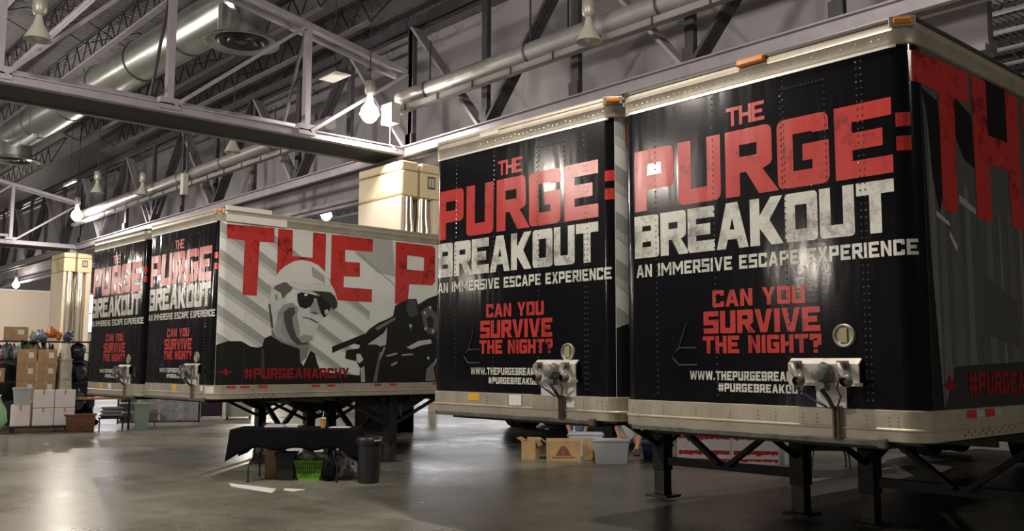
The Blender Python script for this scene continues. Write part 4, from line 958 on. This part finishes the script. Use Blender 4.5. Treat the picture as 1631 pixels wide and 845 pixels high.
# papers on the floor
def floor_sheet(name, label, cat, pts, m, h=.003, parts=None):
    cx = sum(p[0] for p in pts)/len(pts); cy = sum(p[1] for p in pts)/len(pts)
    o = MB().prism([(x-cx, y-cy) for x, y in pts], 'z', 0, h).build(name, m, None, (cx, cy, 0)); return tag(o, label, cat)
floor_sheet('paper_strip', 'long white paper strip lying on the floor before the black table', 'paper', [(-7.27, -.14), (-6.3, .09), (-5.98, -.14), (-6.93, -.26)], m_paper)
floor_sheet('paper_scrap', 'small white paper scrap on the floor under the green basket', 'paper', [(-6.28, .20), (-5.98, .36), (-5.92, .14), (-6.12, .10)], m_paper)
floor_sheet('plastic_sheet', 'pale sheet spread on the floor behind the nearest trailer legs', 'sheet', [(-2.21, 6.60), (-1.98, 7.2), (-2.0, 7.9), (-2.3, 9.5), (-1.36, 8.2), (-1.2, 6.6), (-1.18, 4.95), (-1.6, 5.5)], M('pale_plastic_sheet', (.85, .80, .86), .5), .004)
floor_sheet('plastic_sheet', 'small pale scrap beyond the pale sheet under the nearest trailers', 'sheet', [(-2.2, 10.3), (-1.9, 9.9), (-1.3, 9.0), (-1.5, 9.9)], MAT['pale_plastic_sheet'], .004)

# ---- tubs, boxes and two people behind the second trailer from right
G = Frame(-6.4, 6.0, .78)
def open_box(label, loc, rz, w, d, h, mark):
    t = thing('open_carton', label, 'box', loc, rz)
    b = MB(); q = .004
    b.box(-w/2, w/2, -d/2, -d/2+q, 0, h).box(-w/2, w/2, d/2-q, d/2, 0, h).box(-w/2, -w/2+q, -d/2, d/2, 0, h).box(w/2-q, w/2, -d/2, d/2, 0, h).box(-w/2, w/2, -d/2, d/2, 0, q)
    b.build('body', m_card2, t)
    MB().add([(-w/2, -d/2, h), (-w/2, d/2, h), (-w/2-.10, d/2, h+.06), (-w/2-.10, -d/2, h+.06)], [(0, 1, 2, 3)]).build('side_flap', m_card2, t)
    MB().add([(w/2, -d/2, h), (w/2, d/2, h), (w/2+.04, d/2, h-.09), (w/2+.04, -d/2, h-.09)], [(0, 1, 2, 3)]).build('side_flap', m_card2, t)
    MB().add([(-w/2, d/2, h), (w/2, d/2, h), (w/2, d/2+.06, h+.05), (-w/2, d/2+.06, h+.05)], [(0, 1, 2, 3)]).build('back_flap', m_card2, t)
    if mark:
        y = -d/2-.002
        MB().add([(-.02, y, .10), (.02, y, .10), (.14, y, .10), (.09, y, .18), (.05, y, .24), (.0, y, .27), (-.05, y, .24), (-.09, y, .18), (-.14, y, .10)], [tuple(range(9))]).build('printed_emblem', M('brown_print', (.16, .08, .045), .8), t)
        MB().add([(-.03, y-.001, .12), (.03, y-.001, .12), (.02, y-.001, .22), (-.02, y-.001, .22)], [(0, 1, 2, 3)]).add([(-.2, y, .055), (.2, y, .06), (.2, y, .085), (-.2, y, .08)], [(0, 1, 2, 3)]).build('printed_stripe', M('red_brown_print', (.30, .10, .05), .8), t)
    return t
open_box('wide open cardboard box with a dark printed emblem, before the person with denim clothes', (-6.42, 5.66, 0), .80, .60, .34, .32, True)
open_box('narrow open cardboard box at left of the box with the emblem', (-7.0, 5.42, 0), .55, .26, .34, .32, False)
def tub(label, loc, rz, w, d, h, m, lid=False):
    t = thing('storage_tub', label, 'tub', loc, rz); pot(w, d, h).build('body', m, t, bevel=.006)
    for s in (-1, 1): MB().box(s*(w/2+.02)-.02, s*(w/2+.02)+.02, -.07, .07, h-.06, h-.045).build('handle', m, t, bevel=.004)
    return t
tub('bluish white storage tub behind the cardboard box with the emblem', (-6.80, 6.62, 0), .78, .62, .42, .42, m_clear)
tub('clear storage tub, frontmost, at right of the cardboard boxes', (-5.55, 5.95, 0), .74, .60, .42, .41, M('milky_plastic', (.60, .62, .68), .3, alpha=.88))
tub('dark blue storage bin beside the nearest landing leg', (-5.42, 7.0, 0), .74, .54, .36, .31, M('dark_blue_plastic', (.025, .032, .085), .35))
carton('cardboard_box', 'brown cardboard box squeezed behind the clear storage tub', 'box', (-6.22, 6.12, 0), .74, .24, .22, .36, m_card2, labels=False)
t = thing('spray_bottle', 'small pale green bottle lying in the bluish white tub', 'bottle', (-6.98, 6.50, .36), .78); MB().lathe([(0, 0), (.035, 0), (.035, .09), (.012, .12), (.012, .14), (0, .14)], n=12).build('bottle_body', M('pale_green_plastic', (.45, .58, .48), .35), t, smooth=True); MB().lathe([(.014, .14), (.014, .165), (0, .165)], n=10).build('cap', m_paper, t)
t = thing('black_case', 'big black case behind the storage tubs under the trailers', 'case', (-7.78, 7.88, 0), .78)
MB().box(-.36, .36, -.2, .2, .04, .80).build('body', m_black_pl, t, bevel=.02); MB().box(-.1, .1, -.215, -.2, .62, .66).build('latch', M('chrome_latch', (.6, .6, .6), .3, .8), t)
for s in (-1, 1): MB().lathe([(.04, -.02), (.04, .02)], (s*.28, 0, .04), 12, 'y').build('wheel', m_rubber, t)

# people ------------------------------------------------------------
m_skin = M('warm_skin', (.50, .27, .18), .5, 0, .06, 8)
def skin_mesh(name, chains, m, parent, sub=2):
    """chains: lists of (point, radius); each chain may begin at a point of an earlier one"""
    vs, es, rs = [], [], []
    def idx(p):
        for i, q in enumerate(vs):
            if (Vector(q)-Vector(p)).length < 1e-4: return i
        vs.append(tuple(p)); return len(vs)-1
    for ch in chains:
        prev = None
        for p, r in ch:
            n0 = len(vs); i = idx(p)
            if i == n0: rs.append(r)
            if prev is not None and prev != i: es.append((prev, i))
            prev = i
    me = bpy.data.meshes.new(name); me.from_pydata(vs, es, [])
    o = bpy.data.objects.new(name, me); COL.objects.link(o)
    sk = o.modifiers.new('skin', 'SKIN'); sk.use_smooth_shade = True
    for i, r in enumerate(rs):
        d = me.skin_vertices[0].data[i]; d.radius = (r, r) if not isinstance(r, tuple) else r
    me.skin_vertices[0].data[0].use_root = True
    sb = o.modifiers.new('sub', 'SUBSURF'); sb.levels = sub; sb.render_levels = sub
    dg = bpy.context.evaluated_depsgraph_get(); dg.update()
    nm = bpy.data.meshes.new_from_object(o.evaluated_get(dg)); bpy.data.objects.remove(o); bpy.data.meshes.remove(me)
    nm.shade_smooth(); nm.materials.clear(); nm.name = name
    return link(name, nm, m, parent)
def person(label, loc, rz, knee_z, spread, hair, shirt, trousers, hz):
    """sits low on the floor, facing local -y, leaning forwards over the knees"""
    t = thing('person', label, 'person', loc, rz)
    pz = .14; hip = (0, .18, pz); chest = (0, .02, pz+.42); neck = (0, -.05, pz+.56); 
    body = [[(hip, (.15, .12)), ((0, .12, pz+.18), (.13, .10)), (chest, (.155, .11)), (neck, .055), ((0, -.08, pz+.62), .05)]]
    tips = {}
    for s in (-1, 1):
        kn = (s*spread, -.28, knee_z); an = (s*(spread*.75), -.42 if knee_z > .28 else -.26, .075); toe = (s*spread*.75, an[1]-.17, .045)
        body.append([(hip, .13), ((s*.10, .10, pz+.01), .095), (kn, .062), ((s*(spread*.9), (kn[1]+an[1])/2, (knee_z+.08)/2+.02), .054), (an, .036), (toe, .034)])
        el = (s*(spread+.06), -.16, knee_z+.16); wr = (s*(spread*.55+.02), -.40, hz)
        body.append([(chest, .11), ((s*.19, .0, pz+.46), .055), (el, .040), (wr, .026)])
        palm = (wr[0]-s*.012, wr[1]-.045, hz-.035); body[-1].append((palm, (.034, .016))); tips[s] = (wr, palm)
    b = skin_mesh('body', body, m_skin, t)
    for s in (-1, 1):
        wr, pl = tips[s]
        for k in range(4):
            x = pl[0]+(-.024+.016*k); ln = (.062, .072, .067, .052)[k if s > 0 else 3-k]
            skin_mesh('finger', [[((x, pl[1], pl[2]+.004), .0085), ((x, pl[1]-ln*.45, pl[2]-ln*.25), .008), ((x, pl[1]-ln*.62, pl[2]-ln*.62), .0075), ((x, pl[1]-ln*.50, pl[2]-ln*.95), .006)]], m_skin, b, 1)
        skin_mesh('thumb', [[((pl[0]-s*.02, pl[1]+.02, pl[2]+.004), .010), ((pl[0]-s*.045, pl[1]-.008, pl[2]-.008), .0095), ((pl[0]-s*.05, pl[1]-.035, pl[2]-.022), .008)]], m_skin, b, 1)
    # head
    hc = (0, -.12, pz+.74)
    H = MB().ball(hc, .108, 20, 14, (.84, .98, 1.12)); H.v = [(x*(1-.25*max(0, (hc[2]-z-.02)/.1)*.6), y-.012*max(0, (hc[2]-z)/.1), z) for x, y, z in H.v]
    H.ball((0, hc[1]-.108, hc[2]-.022), .016, 10, 8, (.9, 1.1, 1.5))
    for s in (-1, 1): H.ball((s*.09, hc[1]+.01, hc[2]-.01), .024, 10, 8, (.4, .8, 1.3))
    hd = H.build('head', m_skin, t, smooth=True)
    for s in (-1, 1):
        e = MB().ball((s*.032, hc[1]-.092, hc[2]+.006), .012, 10, 8).build('eye', M('eye_white', (.75, .73, .7), .3), hd, smooth=True)
        MB().ball((s*.032, hc[1]-.101, hc[2]+.005), .006, 8, 6).build('iris', M('dark_iris', (.05, .03, .02), .2), e, smooth=True)
        MB().bar((s*.018, hc[1]-.104, hc[2]+.026), (s*.048, hc[1]-.094, hc[2]+.028), .006, .006).build('eyebrow', hair, hd)
    MB().ball((0, hc[1]-.092, hc[2]-.062), .02, 10, 6, (1.1, .5, .28)).build('mouth', M('lip_colour', (.42, .16, .13), .5), hd, smooth=True)
    hr = MB().lathe([(0, .134), (.05, .129), (.083, .102), (.099, .055), (.102, 0), (.098, -.06), (.085, -.075)], (hc[0], hc[1]+.022, hc[2]), 20)
    hr.v = [(x, y, z) for x, y, z in hr.v]; hr.v = [(x, max(y, hc[1]-.03+(.0 if z > hc[2]+.06 else .035)) if z < hc[2]+.09 else y, z) for x, y, z in hr.v]
    hr.build('hair', hair, hd, smooth=True)
    # clothes
    sh = [[((0, .15, pz+.06), (.19, .16)), ((0, .12, pz+.2), (.18, .155)), ((0, .04, pz+.38), (.205, .175)), ((0, .0, pz+.47), (.17, .15)), ((0, -.045, pz+.55), .085)]]
    for s in (-1, 1): sh.append([((0, .04, pz+.38), .15), ((s*.19, .0, pz+.46), .085), ((s*(.19+spread*.3), -.08, (pz+.46+knee_z+.16)/2+.06), .062)])
    skin_mesh('shirt', sh, shirt, t)
    tr = [[((0, .18, pz), (.165, .135)), ((0, .15, pz+.07), (.16, .13))]]
    for s in (-1, 1):
        kn = Vector((s*spread, -.28, knee_z)); hp = Vector((s*.10, .10, pz+.01)); tr.append([((0, .18, pz), .14), (tuple(hp), .112), (tuple(hp.lerp(kn, .62)), .092)])
    skin_mesh('shorts', tr, trousers, t)
    for s in (-1, 1):
        an = (s*(spread*.75), -.42 if knee_z > .28 else -.26, .075)
        MB().prism([(an[1]+.06, .0), (an[1]-.20, .0), (an[1]-.235, .035), (an[1]-.20, .085), (an[1]-.06, .115), (an[1]+.05, .12), (an[1]+.07, .05)], 'x', an[0]-.052, an[0]+.052).build('shoe', M('dark_shoe', (.05, .05, .055), .6), t, bevel=.015)
    return t
person('person in denim sitting low behind the cardboard box, bare shins showing', (-7.52, 7.12, 0), .80, .37, .13, M('dark_hair', (.03, .02, .015), .6), M('blue_denim_shirt', (.16, .22, .36), .8, 0, .15, 20), M('denim_shorts', (.07, .10, .20), .8), .22)
person('person sitting on the floor behind clear tub and dark blue bin, knees showing', (-6.62, 7.62, 0), .74, .32, .18, M('brown_hair', (.09, .05, .03), .6), M('white_tee_shirt', (.62, .64, .68), .8), M('black_shorts', (.015, .015, .02), .8), .13)

# ---- board with red drips, sign, low bench
B = Frame(-4.22, 7.45, .72)
t = thing('folding_screen', 'white board with dripping red paint under the nearest trailers', 'board', B.at(0, 0), .72)
m_bw = M('white_board', (.68, .66, .68), .6, 0, .06, 3); m_br = M('red_paint', (.45, .02, .04), .5, 0, .2, 8)
q = random.Random(11)
for k, (xa, xb) in enumerate(((-.86, .04), (.06, .84))):
    pl = MB().box(xa, xb, -.015, .015, .0, 1.05).build('board_panel', m_bw, t, bevel=.004)
    def ragged(za, zb, amp, seed, xa=xa, xb=xb):
        r = random.Random(seed); n = 26; top = []; bot = []
        for i in range(n+1):
            x = xa+.02+(xb-xa-.04)*i/n; top.append((x, zb+amp*.3*(r.random()-.5))); bot.append((x, za-amp*abs(r.gauss(0, .6))))
        return top+bot[::-1]
    for za, zb, am, sd in ((.43, .475, .035, 3+k), (.17, .225, .03, 13+k), (.055, .085, .02, 23+k), (.80, 1.0, .12, 31+k)):
        pts = ragged(za, zb, am, sd)
        tri = tessellate_polygon([[Vector((x, z, 0)) for x, z in pts]])
        MB().add([(x, -.017, z) for x, z in pts], [tuple(f) for f in tri]).build('red_smear', m_br, pl)
t = thing('sign_board', 'black and white sign with letters beside the red dripped board', 'sign', B.at(1.16, .06), .72)
MB().box(-.22, .22, -.01, .01, .0, .95).build('sign_panel', m_bw, t)
MB().box(-.14, .21, -.013, -.0105, .25, .92).build('black_field', m_black_pl, t)
for nm, txt, s0, s1, z0, z1, m, yy in (('sign_letters', 'EN', -.10, .12, .40, .56, m_paper, -.015), ('sign_small_text', 'NOW SH', -.14, .18, .17, .20, m_black_pl, -.0125)):
    for loops in layout(txt, s0, s1, z0, z1, t=.25, h=.22):
        tri = tessellate_polygon([[Vector((p.x, p.y, 0)) for p in lp] for lp in loops]); pts = [p for lp in loops for p in lp]
        MB().add([(p.x, yy, p.y) for p in pts], [tuple(f) for f in tri]).build(nm, m, t)
MB().tube([(-.10, .02, 0), (-.10, .02, .95)], .02, 6).build('sign_post', m_wire, t)
t = thing('low_bench', 'low black bench with thin legs right of the sign', 'bench', (-2.72, 8.1, 0), .70)
MB().box(-.33, .33, -.18, .18, .30, .46).build('seat', m_black_pl, t, bevel=.02)
for sx in (-1, 1):
    for sy in (-1, 1): MB().tube([(sx*.25, sy*.12, .32), (sx*.29, sy*.15, .2), (sx*.30, sy*.16, 0)], .014, 6).build('leg', m_wire, t)
# pale post far behind
t = thing('pale_post', 'short pinkish post far behind, between the two trailer pairs', 'post', (-20.74, 13.47, 0), .7)
MB().box(-.13, .13, -.13, .13, 0, .95).build('post_body', M('pinkish_paint', (.72, .55, .46), .6), t, bevel=.01); MB().box(-.15, .15, -.15, .15, .95, 1.0).build('cap', MAT['pinkish_paint'], t)

# ---- carts and tables beyond the far trailers
K = Frame(-19.16, 3.38, 1.21)
t = thing('wire_cart', 'long black wire cart of clear bins standing below the far trailers', 'cart', K.at(0, .2), 1.21)
fr = MB()
for sx in (-1.0, 1.0):
    for sy in (-.25, .25): fr.tube([(sx, sy, .10), (sx, sy, .92)], .016, 6)
for z in (.14, .92):
    for sy in (-.25, .25): fr.tube([(-1, sy, z), (1, sy, z)], .014, 6)
    for sx in (-1, 1): fr.tube([(sx, -.25, z), (sx, .25, z)], .014, 6)
for x in (-.8, -.6, -.4, -.2, 0, .2, .4, .6, .8): fr.tube([(x, -.25, .14), (x, .25, .14)], .006, 5)
for x in (-.52, -.1): fr.tube([(x, -.27, 0.02), (x, -.27, .14)], .014, 6)
fr.build('wire_frame', m_wire, t)
for sx in (-.95, .95):
    for sy in (-.22, .22): MB().lathe([(.06, -.02), (.06, .02)], (sx, sy, .06), 12, 'y').lathe([(.02, -.02), (.02, .02)], (sx, sy, .1), 8, 'y').build('caster', m_rubber, t)
words = ('bottom', 'middle', 'top'); cols = ('left end', 'left of centre', 'right of centre', 'right end')
for r in range(3):
    for c in range(4):
        xx = -.735+.49*c
        d = thing('storage_bin', '%s row clear plastic bin at %s of the wire cart' % (words[r], cols[c]), 'bin', K.at(xx, .2, .16+.245*r), 1.21, None)
        pot(.46, .42, .215, .008, .015).build('body', m_clear2, d); MB().box(-.215, .215, -.218, -.205, .02, .19).build('front_face', M('frosted_front', (.46, .45, .55), .3, 0, .5, 7, alpha=.55), d)
        MB().blob((0, 0, .09), .17, .15, .07, .2, r*4+c).build('contents', (M('dark_contents', (.05, .05, .08), .7), M('mauve_contents', (.30, .22, .30), .7), M('grey_contents', (.22, .22, .26), .7))[(r+c*2) % 3], d)
t = thing('garment_cart', 'dark purple cart right of the long wire cart', 'cart', (-21.3, 5.75, 0), 1.15)
MB().box(-.28, .28, -.22, .22, .12, .70).build('fabric_bin', M('dark_purple_cloth', (.035, .018, .045), .8), t, bevel=.03)
fr = MB()
for sx in (-.29, .29):
    for sy in (-.23, .23): fr.tube([(sx, sy, .08), (sx, sy, .74)], .014, 6)
fr.build('frame', m_wire, t)
for sx in (-.27, .27):
    for sy in (-.2, .2): MB().lathe([(.05, -.02), (.05, .02)], (sx, sy, .05), 12, 'y').build('caster', m_rubber, t)
t = thing('low_cabinet', 'low white cabinet with dark top gap behind the far landing legs', 'cabinet', (-21.6, 6.75, 0), 1.12)
MB().box(-.38, .38, -.25, .25, .06, .58).build('body', M('pale_cabinet_paint', (.55, .57, .53), .5), t, bevel=.01); MB().box(-.40, .40, -.27, .27, .62, .66).build('top', m_black_pl, t)
for sx in (-.33, .33): MB().box(sx-.03, sx+.03, -.2, .2, .58, .62).build('spacer', m_black_pl, t); MB().box(sx-.03, sx+.03, -.22, .22, 0, .06).build('foot', m_black_pl, t)
# wooden topped table at left, basket and trays
Kt = Frame(-18.96, 1.82, 1.26)
t = thing('work_table', 'narrow wooden topped table left of the wire cart', 'table', Kt.at(0, .35), 1.26)
MB().box(-.74, .74, -.3, .3, .76, .81).build('tabletop', M('orange_wood', (.40, .22, .10), .5, 0, .2, 6, stretch=(1, 8, 8)), t, bevel=.006)
for sx in (-.68, .68):
    for sy in (-.25, .25): MB().box(sx-.02, sx+.02, sy-.02, sy+.02, 0, .76).build('leg', m_wire, t)
sack('black_bag', 'black bag slumped under the wooden topped table', 'bag', Kt.at(-.35, .40), 1.26, .30, .2, .27, m_blackcloth, 21, .1, False)
t = thing('wicker_basket', 'brown wicker basket on the floor beside stacked white cartons', 'basket', Kt.at(-.42, -.28), 1.26)
m_wk = M('brown_wicker', (.20, .09, .045), .7, 0, .35, 18, .3, 40)
b = pot(.66, .40, .42, .02, .03); b.build('woven_body', m_wk, t)
w = MB()
for z in (.06, .12, .18, .24, .30, .36): 
    e = .03*(1-z/.39); w.box(-.335+e, .335-e, -.212+e, -.198+e, z-.018, z+.018)
for x in range(-6, 7): w.box(x*.05-.008, x*.05+.008, -.214, -.186, .02, .40)
w.build('weave', m_wk, t); MB().tube([(-.35, -.22, .41), (.35, -.22, .41), (.35, .22, .41), (-.35, .22, .41), (-.35, -.22, .41)], .022, 6).build('rim', m_wk, t)
for k, (z, lab) in enumerate(((0, 'lowest shiny metal tray of the pile under the wooden topped table'), (.09, 'middle shiny metal tray of the pile under the wooden topped table'), (.18, 'topmost shiny metal tray of the pile under the wooden topped table'))):
    t = thing('metal_tray', lab, 'tray', Kt.at(.25+.02*k, .28, .30+z), 1.26); pot(.5, .34, .085, .004, .05).build('pan', M('tray_metal', (.62, .62, .62), .25, .9), t); MB().box(-.27, -.25, -.05, .05, .07, .08).build('handle', MAT['tray_metal'], t)
t = thing('tray_stand', 'low dark stand carrying the metal trays', 'stand', Kt.at(.27, .28), 1.26)
MB().box(-.3, .3, -.2, .2, .27, .30).build('shelf', m_wire, t)
for sx in (-.27, .27):
    for sy in (-.17, .17): MB().box(sx-.015, sx+.015, sy-.015, sy+.015, 0, .27).build('leg', m_wire, t)
t = thing('green_bin', 'translucent green bin between wooden topped table and wire cart', 'bin', Kt.at(.98, .05), 1.26); pot(.36, .34, .62, .01, .03).build('body', M('translucent_green', (.34, .44, .38), .3, alpha=.6), t); MB().box(-.2, .2, -.19, .19, .62, .65).build('lid', M('green_lid', (.2, .3, .22), .4), t)

# ---- shelves and cartons at the left edge
S = Frame(-20.9, .85, 1.308)
t = thing('storage_rack', 'long black storage rack along the left edge', 'rack', S.at(-.3, .5), 1.308)
for z in (.35, 1.17, 1.72, 2.24): MB().box(-1.75, 1.55, -.32, .32, z-.035, z).build('shelf', m_wire, t)
for x in (-1.73, -.1, 1.53):
    for y in (-.31, .31): MB().box(x-.025, x+.025, y-.025, y+.025, 0, 2.26).build('upright', m_wire, t)
for z in (.7, 1.45): MB().bar((-1.73, .31, z), (1.53, .31, z+.5), .02, .02).build('back_brace', m_wire, t)
def onrack(x, y, z): return S.at(-.3+x, .5+y, z)
U = lambda u: (u-75)/62.+.3
carton('cardboard_box', 'cardboard box at far left end of the rack top', 'box', onrack(U(0), 0, 2.24), 1.308, .36, .4, .28, m_card)
carton('cardboard_box', 'wider cardboard box with white label on the rack top', 'box', onrack(U(40), 0, 2.24), 1.308, .56, .42, .36, m_card)
mk = lambda n, c: M(n, c, .45, 0, .25, 6)
def bag(label, u, z, rx, rz_, m, seed, ry=.2): sack('stuffed_bag', label, 'bag', onrack(U(u), -.05, z), 1.308, rx, ry, rz_, m, seed, .16, False)
bag('small green stuffed bag beside the labelled box on rack top', 66, 2.24, .10, .14, mk('pale_green_bag', (.35, .55, .35)), 31, .12)
bag('blue and grey stuffed bag on rack top', 77, 2.24, .15, .16, mk('blue_grey_bag', (.22, .25, .38)), 32)
bag('orange stuffed bag on rack top, larger', 91, 2.32, .14, .13, mk('orange_bag', (.75, .22, .07)), 33)
bag('orange stuffed bag on rack top, smaller and at right', 102, 2.24, .09, .12, mk('bright_orange_bag', (.80, .26, .03)), 34, .12)
carton('white_carton', 'small white carton under the orange bags on rack top', 'box', onrack(U(95), .05, 2.24), 1.308, .30, .3, .075, m_wbox, labels=False)
bag('dark blue pouch at right end of the rack top', 117, 2.24, .12, .13, mk('dark_blue_bag', (.09, .10, .18)), 35, .14)
clut = ((-20, 1.72, .14, .18, 'cocoa_bag', (.14, .09, .06), 'cocoa brown'), (-4, 1.72, .14, .22, 'ink_bag', (.05, .06, .12), 'ink blue'), (10, 1.72, .13, .2, 'silver_bag', (.42, .44, .47), 'silvery'), (22, 1.72, .12, .18, 'rust_bag', (.26, .10, .06), 'rust coloured'), (35, 1.72, .12, .17, 'charcoal_bag', (.06, .06, .07), 'charcoal'), (48, 1.72, .11, .22, 'sky_bag', (.32, .45, .58), 'sky blue'), (61, 1.72, .12, .19, 'sand_bag', (.40, .34, .25), 'sand coloured'),
        (114, 1.72, .12, .2, 'smoke_bag', (.18, .17, .19), 'smoke grey'), (114, 1.17, .13, .24, 'umber_bag', (.11, .075, .06), 'umber'), (114, .35, .14, .3, 'olive_bag', (.13, .13, .08), 'olive'), (-20, 1.17, .14, .22, 'lilac_bag', (.36, .32, .42), 'lilac'),
        (4, 1.72, .2, .2, 'slate_bag', (.16, .17, .2), 'slate'), (16, 1.72, .12, .22, 'clear_wrap', (.5, .58, .66), 'clear wrapped'), (28, 1.72, .13, .2, 'teal_bag', (.14, .22, .25), 'teal'), (41, 1.72, .12, .22, 'greyish_bag', (.33, .36, .38), 'grey'), (54, 1.72, .13, .23, 'green_bag', (.06, .30, .08), 'deep green'), (68, 1.72, .13, .24, 'brownish_bag', (.22, .15, .12), 'brown'), (82, 1.72, .12, .23, 'dark_bag', (.05, .045, .06), 'blackish'),
        (3, 1.17, .1, .18, 'mauve_bag', (.32, .24, .36), 'mauve'), (92, 1.17, .13, .24, 'leather_bag', (.17, .065, .05), 'red brown leather'), (-8, 1.17, .12, .2, 'steel_bag', (.3, .33, .36), 'steel grey'), (92, 1.72, .1, .2, 'plum_bag', (.12, .05, .09), 'plum'), (92, .35, .15, .3, 'ash_bag', (.36, .35, .36), 'ash coloured'))
for i, (u, z, rx, rz_, nm, c, w) in enumerate(clut):
    bag('%s stuffed bag on the %s shelf of the rack' % (w, 'upper middle' if z > 1.5 else 'middle' if z > .9 else 'lowest'), u, z, rx, rz_, mk(nm, c), 40+i)
for i, (u, z, w, h, nm, c, lab) in enumerate(((133, 1.72, .40, .46, 'black_wrapped', (.03, .03, .035), 'black plastic wrapped bundle on the upper middle shelf at right'), (133, 1.17, .42, .5, 'navy_wrapped', (.05, .055, .075), 'navy wrapped bundle below the black one on the rack'), (133, .35, .42, .6, 'grey_wrapped', (.10, .10, .12), 'dark grey wrapped bundle on lowest shelf at right'))):
    t = thing('wrapped_bundle', lab, 'bundle', onrack(U(u), -.05, z), 1.308)
    MB().blob((0, 0, h/2), w/2, .18, h/2, .16, 60+i, flat=False).build('bundle_body', M(nm, c, .25, 0, .3, 6, .5, 14), t, smooth=True)
    MB().box(-w*.35, w*.35, -.165, -.15, h*.5, h*.56).build('tie_strap', m_wire, t)
for i, (x, w, lab) in enumerate(((-2.1, 1.3, 'dark covered load added as backdrop behind the left part of the rack'), (-.7, 1.2, 'dark covered load added as backdrop behind the middle of the rack'), (.75, 1.4, 'dark covered load added as backdrop behind the right end of the rack'))):
    t = thing('backdrop_pallet', lab, 'backdrop load', S.at(x, 1.75), 1.308)  # added to keep the bright wall and floor from showing through the rack
    b = MB().blob((0, 0, .95), w*.52, .45, .92, .05, 80+i, 20, 12); b.v = [(max(-w/2, min(w/2, x_*1.25)), max(-.42, min(.42, y_*1.25)), max(.13, z_)) for x_, y_, z_ in b.v]
    b.build('cover', M('dark_tarpaulin', (.05, .05, .058), .6, 0, .4, 3, .5, 6), t, smooth=True)
    MB().box(-w/2, w/2, -.45, .45, .09, .13).box(-w/2, w/2, -.45, -.35, 0, .09).box(-w/2, w/2, .35, .45, 0, .09).build('pallet', M('pallet_wood', (.3, .2, .11), .8), t)
# roll of bubble wrap leaning on the rack
t = thing('wrapped_roll', 'tall whitish wrapped roll leaning on the right part of rack', 'roll', S.at(.62, -.02), 1.308)
MB().lathe([(0, .0), (.17, 0), (.19, .06), (.18, .5), (.20, .9), (.17, 1.3), (.18, 1.6), (.13, 1.95), (.10, 2.15), (0, 2.17)], n=16).build('wrapping', M('bubble_wrap', (.66, .62, .54), .35, 0, .2, 5, .8, 16), t, smooth=True)
for z in (.6, 1.25, 1.75): MB().lathe([(.19, -.02), (.195, 0), (.19, .02)], (0, 0, z), 16).build('tape_band', M('clear_tape', (.55, .52, .45), .2), t, smooth=True)
carton('cardboard_box', 'flat wide cardboard box on the middle shelf at left edge', 'box', onrack(U(12), -.08, 1.17), 1.308, .50, .4, .36, m_card)
# the stack of brown cartons in front of the rack
rowsw = ('lowest', 'second lowest', 'middle', 'second highest', 'top')
for r in range(5):
    for c in range(2):
        t = carton('cardboard_box', '%s %s box of the tall brown carton stack' % (rowsw[r], ('left', 'right')[c]), 'box', S.at(-.26+.45*c+.01*((r*3+c) % 3), -.22, .403*r), 1.308+.01*((r+c) % 3-1), .44, .36, .40, m_card, 'tall stack of brown cartons')
# dolly with white cartons
D = Frame(-19.4, .72, 1.308)
t = thing('platform_dolly', 'low black dolly carrying the white cartons', 'dolly', D.at(-.25, 0), 1.308)
MB().box(-.62, .85, -.32, .32, .11, .155).build('platform', m_black_pl, t, bevel=.01)
for sx in (-.5, .7):
    for sy in (-.25, .25): MB().lathe([(.0, -.02), (.05, -.02), (.05, .02), (0, .02)], (sx, sy, .05), 12, 'y').box(sx-.03, sx+.03, sy-.03, sy+.03, .09, .11).build('caster', m_rubber, t)
for r in range(2):
    for c in range(2):
        carton('white_carton', '%s %s carton of the four white ones on the dolly' % (('lower', 'upper')[r], ('left', 'right')[c]), 'box', D.at(-.09+.47*c, -.02+.01*r, .157+.43*r), 1.308, .455, .42, .42, m_wbox, 'four white cartons on the dolly', labels=False, mark=1)
for (x, z, w_, h_) in ((-.05, .80, .10, .09), (.36, .36, .24, .05)):
    pass
carton('white_carton', 'single white carton on the dolly left of the four', 'box', D.at(-.58, -.02, .157), 1.308, .42, .42, .50, m_wbox, labels=False)
t = thing('clear_bin', 'clear lidded bin on top of the single white carton', 'bin', D.at(-.56, -.02, .66), 1.308)
pot(.40, .38, .38, .008, .03).build('body', m_clear2, t); MB().box(-.22, .22, -.21, .21, .38, .41).build('lid', M('grey_lid', (.45, .46, .5), .4), t)
MB().blob((0, 0, .16), .15, .14, .13, .15, 77).build('contents', M('pale_contents', (.4, .4, .45), .7), t)
sack('trash_bag', 'pale green plastic bag bulging on the floor at left edge', 'bag', D.at(-1.12, -.1), 1.308, .25, .26, .52, M('pale_green_plastic_bag', (.34, .62, .36), .35, 0, .15, 5, .6, 10), 91, .12)
for o in [o for o in COL.objects if o.name.startswith(('rivet_row', 'patch_rivets', 'drain_holes'))]: o['kind'] = 'stuff'
